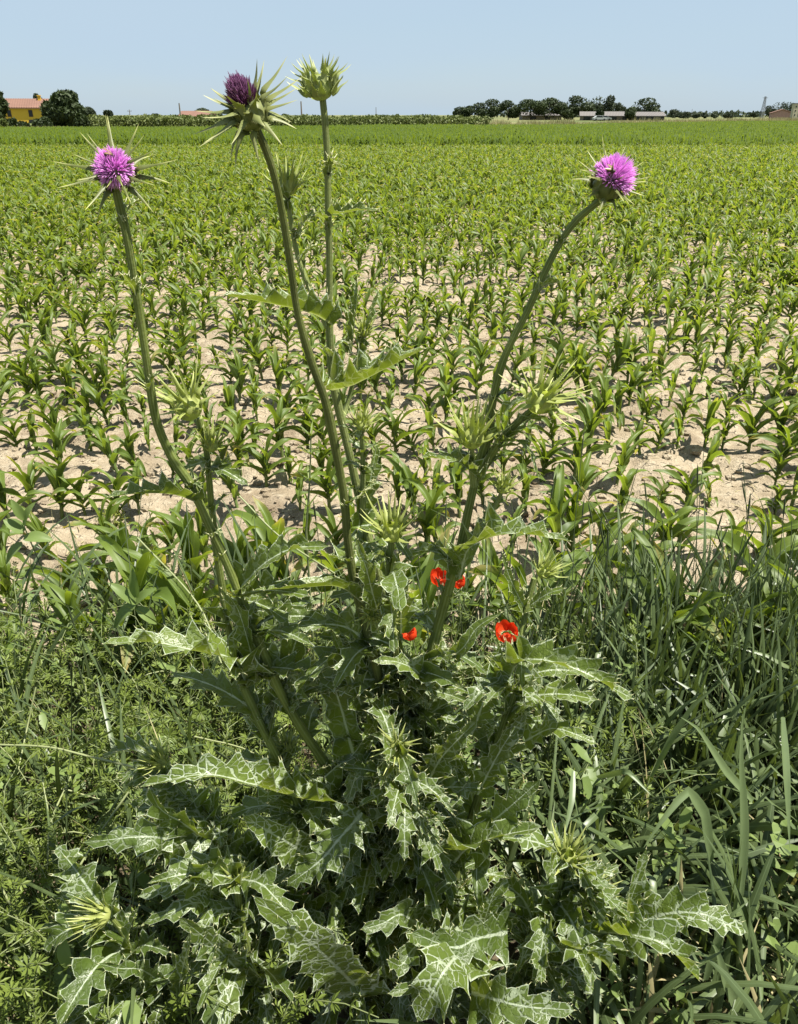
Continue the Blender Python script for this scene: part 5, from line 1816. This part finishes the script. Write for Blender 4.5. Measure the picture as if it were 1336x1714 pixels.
def bract_mesh(name, mat, r, th0, z0, elev, base_len, sp_len, wbase, seed, curl=0.0):
    """a scale that hugs the globe of radius r, then runs out into a long channelled spine (local, in the XZ plane)"""
    r_ = np.random.default_rng(seed)
    p0 = np.array([r * math.cos(th0), 0, z0 + r * 0.9 * math.sin(th0)])
    tang = np.array([-math.sin(th0), 0, math.cos(th0)])
    outd = np.array([math.cos(elev), 0, math.sin(elev)])
    p1 = p0 + tang * base_len + np.array([math.cos(th0), 0, math.sin(th0)]) * 0.10 * r
    p2 = p1 + (tang * 0.25 + outd * 0.75) * base_len * 0.5
    e2 = elev + curl
    p3 = p2 + outd * sp_len * 0.45
    p4 = p3 + np.array([math.cos(e2), 0, math.sin(e2)]) * sp_len * 0.55
    n = 13
    P = cat([p0, p1, p2, p3, p4], n)
    s = np.linspace(0, 1, n)
    w = wbase * np.interp(s, [0, 0.15, 0.30, 0.45, 0.7, 1.0], [0.55, 1.0, 0.9, 0.52, 0.32, 0.015])
    T = np.gradient(P, axis=0)
    T /= np.linalg.norm(T, axis=1, keepdims=True)
    B = np.array([0, 1.0, 0])
    b = MB()
    G = np.zeros((n, 5, 3))
    lc = np.zeros((n, 5, 3))
    for i in range(n):
        N = np.cross(T[i], B)
        for j, tt in enumerate((-1, -0.5, 0, 0.5, 1)):
            G[i, j] = P[i] + B * tt * w[i] - N * (abs(tt) * w[i] * 0.45)
            lc[i, j] = (s[i], 0.5, s[i])
    b.grid(G, lc, 0.4 + 0.3 * r_.random())
    # keel underneath gives it thickness
    K = np.zeros((n, 3, 3))
    lk = np.zeros((n, 3, 3))
    for i in range(n):
        N = np.cross(T[i], B)
        K[i] = [G[i, 0], P[i] + N * w[i] * 0.45, G[i, 4]]
        lk[i, :, 0] = lk[i, :, 2] = s[i]
        lk[i, :, 1] = 0.5
    b.grid(K, lk, 0.3)
    for sgn in (0, 4):
        for i in (3, 4, 5, 6):
            d = np.array([0, -1.0 if sgn == 0 else 1.0, 0]) + T[i] * 0.8
            p = G[i, sgn]
            d = unit(d)
            L = wbase * 0.55
            q = T[i] * wbase * 0.10
            V = [p - q, p + q, p + d * L]
            b.add(V, [[0, 1, 2]], np.array([[0, 0.5, 0.6], [0, 0.5, 0.6], [0, 0.5, 1.0]]), 0.5)
    return b, mat


def head(name, loc, ax, r, rings, mat, floret=None, flo=None, seed=0, single=True, roll=0.0, globe=1.0):
    """involucre mesh (the part) with bract and floret sub-parts"""
    r_ = np.random.default_rng(seed)
    g = MB()
    n, k = 9, 18
    G = np.zeros((n, k, 3))
    for i in range(n):
        th = -math.pi / 2 + (i / (n - 1)) * math.pi * 0.86
        for j in range(k):
            a = j / k * 6.283
            bump = 1 + 0.07 * math.sin(a * 9 + i * math.pi)
            G[i, j] = [r * math.cos(th) * bump * math.cos(a), r * math.cos(th) * bump * math.sin(a), r * 0.9 * globe * (math.sin(th) + 0.75)]
    lc = np.zeros((n, k, 3))
    lc[..., 1] = 0.5
    g.grid(G, lc, 0.5, closed=True)
    o = g.build(name, M[mat], thistle)
    mw = Matrix.Translation(Vector([float(v) for v in (np.asarray(loc) - BASE)])) @ rot_to(unit(ax)) @ Matrix.Rotation(roll, 4, 'Z')
    o.matrix_basis = mw
    joined = MB()
    for ri, (cnt, th0, elev, bl, sl, wb, curl) in enumerate(rings):
        b, mt = bract_mesh("bract", mat, r, R(th0), r * 0.68, R(elev), bl * r, sl * r, wb * r, seed * 10 + ri, R(curl))
        if single:
            me = b.mesh("bract", M[mat])
        for q in range(cnt):
            a = (q + 0.5 * (ri % 2) + 0.18 * r_.normal()) / cnt * 6.283
            s = 0.86 + 0.28 * r_.random()
            tl = 0.12 * r_.normal()
            if single:
                c = bpy.data.objects.new("bract", me)
                col.objects.link(c)
                c.parent = o
                c.rotation_euler = (0, tl * 0.5, a)
                c.scale = (1, 1, 0.94 + 0.12 * r_.random())
                c.scale = (s, s, s)
            else:
                ca, sa = math.cos(a), math.sin(a)
                Rm = np.array([[ca, sa, 0], [-sa, ca, 0], [0, 0, 1]])
                for V, F, L, T in zip(b.V, b.F, b.L, b.T):
                    pass
                off = joined.n
                joined.V += [V @ Rm * s for V in b.V]
                joined.F += [F + off for F in b.F]
                joined.L += b.L
                joined.T += b.T
                joined.M += b.M
                joined.n += b.n
    if not single:
        bo = joined.build("bract_crown", M[mat], o)
        tag(bo, kind="stuff")
    if floret:
        cnt, rad, hgt, spread, fm = floret
        f = MB()
        zc = r * 1.15
        for q in range(cnt):
            u = (q + 0.5) / cnt
            ph = q * 2.39996
            th = spread * math.sqrt(u)
            d = np.array([math.sin(th) * math.cos(ph), math.sin(th) * math.sin(ph), math.cos(th)])
            d = unit(d + r_.normal(size=3) * 0.12)
            ln = 1.0 - 0.12 * r_.random() + (0.12 if r_.random() < 0.12 else 0)
            p0 = np.array([d[0] * r * 0.45, d[1] * r * 0.45, zc])
            p2 = np.array([0, 0, zc]) + d * np.array([rad, rad, hgt]) * ln
            p1 = (p0 + p2) / 2 + np.array([0, 0, 0.05 * hgt])
            P = np.array([p0, p1, p1 * 0.35 + p2 * 0.65, p2])
            w = r * 0.019 * np.array([1.0, 1.0, 1.4, 0.5])
            v = f.n
            f.tube(P, w, 4, tint=np.clip(0.25 + 0.6 * r_.random(), 0, 1), cap=False)
            L = f.L[-1]
            L[:, 1] = 0.5
            L[:, 2] = np.repeat([0.0, 0.45, 0.8, 1.0], 4)
        f.build("florets", M[fm], o)
    return o


hp = lambda px, py, Y: at(px, py, Y)
# open purple head, left
head("flower_head", hp(201, 306, 0.93), (0.02, -0.70, 0.72), 0.0165, [(8, -35, -14, 0.5, 1.7, 0.24, -14), (9, -5, 8, 0.5, 2.3, 0.20, 4), (8, 20, 22, 0.5, 1.9, 0.17, 6)], 'bract_dark',
     floret=(760, 0.0225, 0.0250, 1.85, 'floret'), seed=1)
# open purple head, right
head("flower_head", hp(1006, 328, 1.02), (0.40, -0.42, 0.82), 0.0180, [(8, -30, -18, 0.5, 1.0, 0.24, -10), (9, 0, 8, 0.5, 1.6, 0.20, 0), (8, 25, 34, 0.5, 1.5, 0.15, 6)], 'bract_dark',
     floret=(760, 0.0280, 0.0330, 1.45, 'floret'), seed=2)
# fading dark purple head
head("flower_head", hp(430, 212, 0.90), (-0.36, -0.30, 0.88), 0.0168, [(9, -50, -38, 0.5, 1.7, 0.28, -10), (11, -18, -4, 0.5, 2.3, 0.27, 4), (10, 8, 16, 0.5, 2.2, 0.26, 8), (8, 32, 44, 0.4, 1.5, 0.24, 8)], 'bract',
     floret=(560, 0.0185, 0.0345, 1.05, 'floret_dark'), seed=3, roll=0.4)
# tall closed head
head("bud_head", hp(537, 164, 1.05), (-0.10, -0.10, 1), 0.0172, [(10, -38, 30, 0.7, 0.5, 0.30, 14), (10, -8, 20, 0.6, 1.0, 0.25, 12), (10, 16, 40, 0.5, 0.95, 0.22, 8), (8, 40, 62, 0.3, 0.8, 0.18, 4)], 'bract_tall', seed=4, globe=0.95)

UPR = [(8, -20, 30, 0.6, 2.0, 0.26, 12), (9, 8, 52, 0.6, 2.5, 0.24, 8), (8, 35, 74, 0.5, 2.5, 0.21, 4)]
OPN = [(8, -20, 6, 0.6, 2.0, 0.24, 4), (9, 8, 36, 0.6, 2.6, 0.22, 6), (8, 35, 66, 0.5, 2.6, 0.19, 4)]
buds = [((480, 325, 1.07), (0.05, -0.1, 1), 0.0115, UPR, False), ((325, 695, 1.0), (-0.45, -0.2, 0.9), 0.0185, OPN, True), ((896, 684, 0.99), (0.35, -0.25, 0.9), 0.0185, OPN, True),
        ((790, 745, 0.985), (0.02, -0.15, 1), 0.0165, UPR, True), ((655, 900, 0.955), (0.0, -0.2, 1), 0.0160, UPR, True), ((604, 718, 1.015), (0.05, -0.1, 1), 0.0090, UPR, False), ((664, 1248, 0.87), (0.05, -0.85, 0.5), 0.0115, OPN, False),
        ((272, 1278, 1.015), (-0.4, -0.3, 0.8), 0.0125, UPR, False), ((182, 1533, 0.815), (-0.8, -0.25, 0.45), 0.0135, UPR, True), ((948, 1440, 0.895), (0.15, -0.2, 1), 0.0165, UPR, True), ((978, 1500, 0.875), (0.45, -0.25, 0.8), 0.0165, UPR, True),
        ((905, 962, 1.05), (0.5, -0.2, 0.8), 0.0110, UPR, False), ((353, 752, 0.99), (0.2, -0.2, 1), 0.0100, UPR, False), ((480, 1252, 0.98), (0.0, -0.3, 1), 0.0090, UPR, False), ((622, 1028, 0.95), (0.1, -0.8, 0.5), 0.0085, UPR, False),
        ((842, 822, 1.035), (0.2, -0.2, 1), 0.0095, UPR, False), ((608, 562, 1.085), (0.1, -0.2, 1), 0.0075, UPR, False), ((905, 1566, 0.86), (0.1, -0.6, 0.8), 0.0110, UPR, False), ((648, 1040, 0.94), (0.2, -0.7, 0.6), 0.008, UPR, False), ((395, 1472, 0.86), (-0.1, -0.3, 1), 0.0105, UPR, False)]
for i, (q, ax, r, rg, sg) in enumerate(buds):
    head("bud_head", hp(*q), ax, r, rg, 'bract_bud', seed=20 + i, single=sg, roll=i * 0.7)


# --- two bees at work on the flower heads
def bee(label, p, rz):
    t = empty("bee", p)
    t.rotation_euler = (0.5, 0.2, rz)
    b = MB()
    xs_ = np.linspace(-1, 1, 9)
    b.tube(np.stack([xs_ * 0.006, 0 * xs_, 0 * xs_], 1), 0.0024 * np.array([0.15, 0.7, 1.0, 1.05, 0.7, 1.0, 0.95, 0.75, 0.2]), 10)
    b.build("body", M['bee'], t)
    for sg in (-1, 1):
        w = MB()
        oval(w, (0.002, sg * 0.0012, 0.0020), (-0.007, sg * 0.005, 0.0035), 0.0018, (0, 0, 1), n=6, m=3)
        w.build("wing", M['bee_wing'], t)
    tag(t, label, "bee", "bees on the flower heads")


bee("dark bee on the upper left of the left purple flower head", at(183, 260, 0.905), 0.6)
bee("brownish bee on the lower left of the right purple flower head", at(1023, 286, 0.985), -0.5)
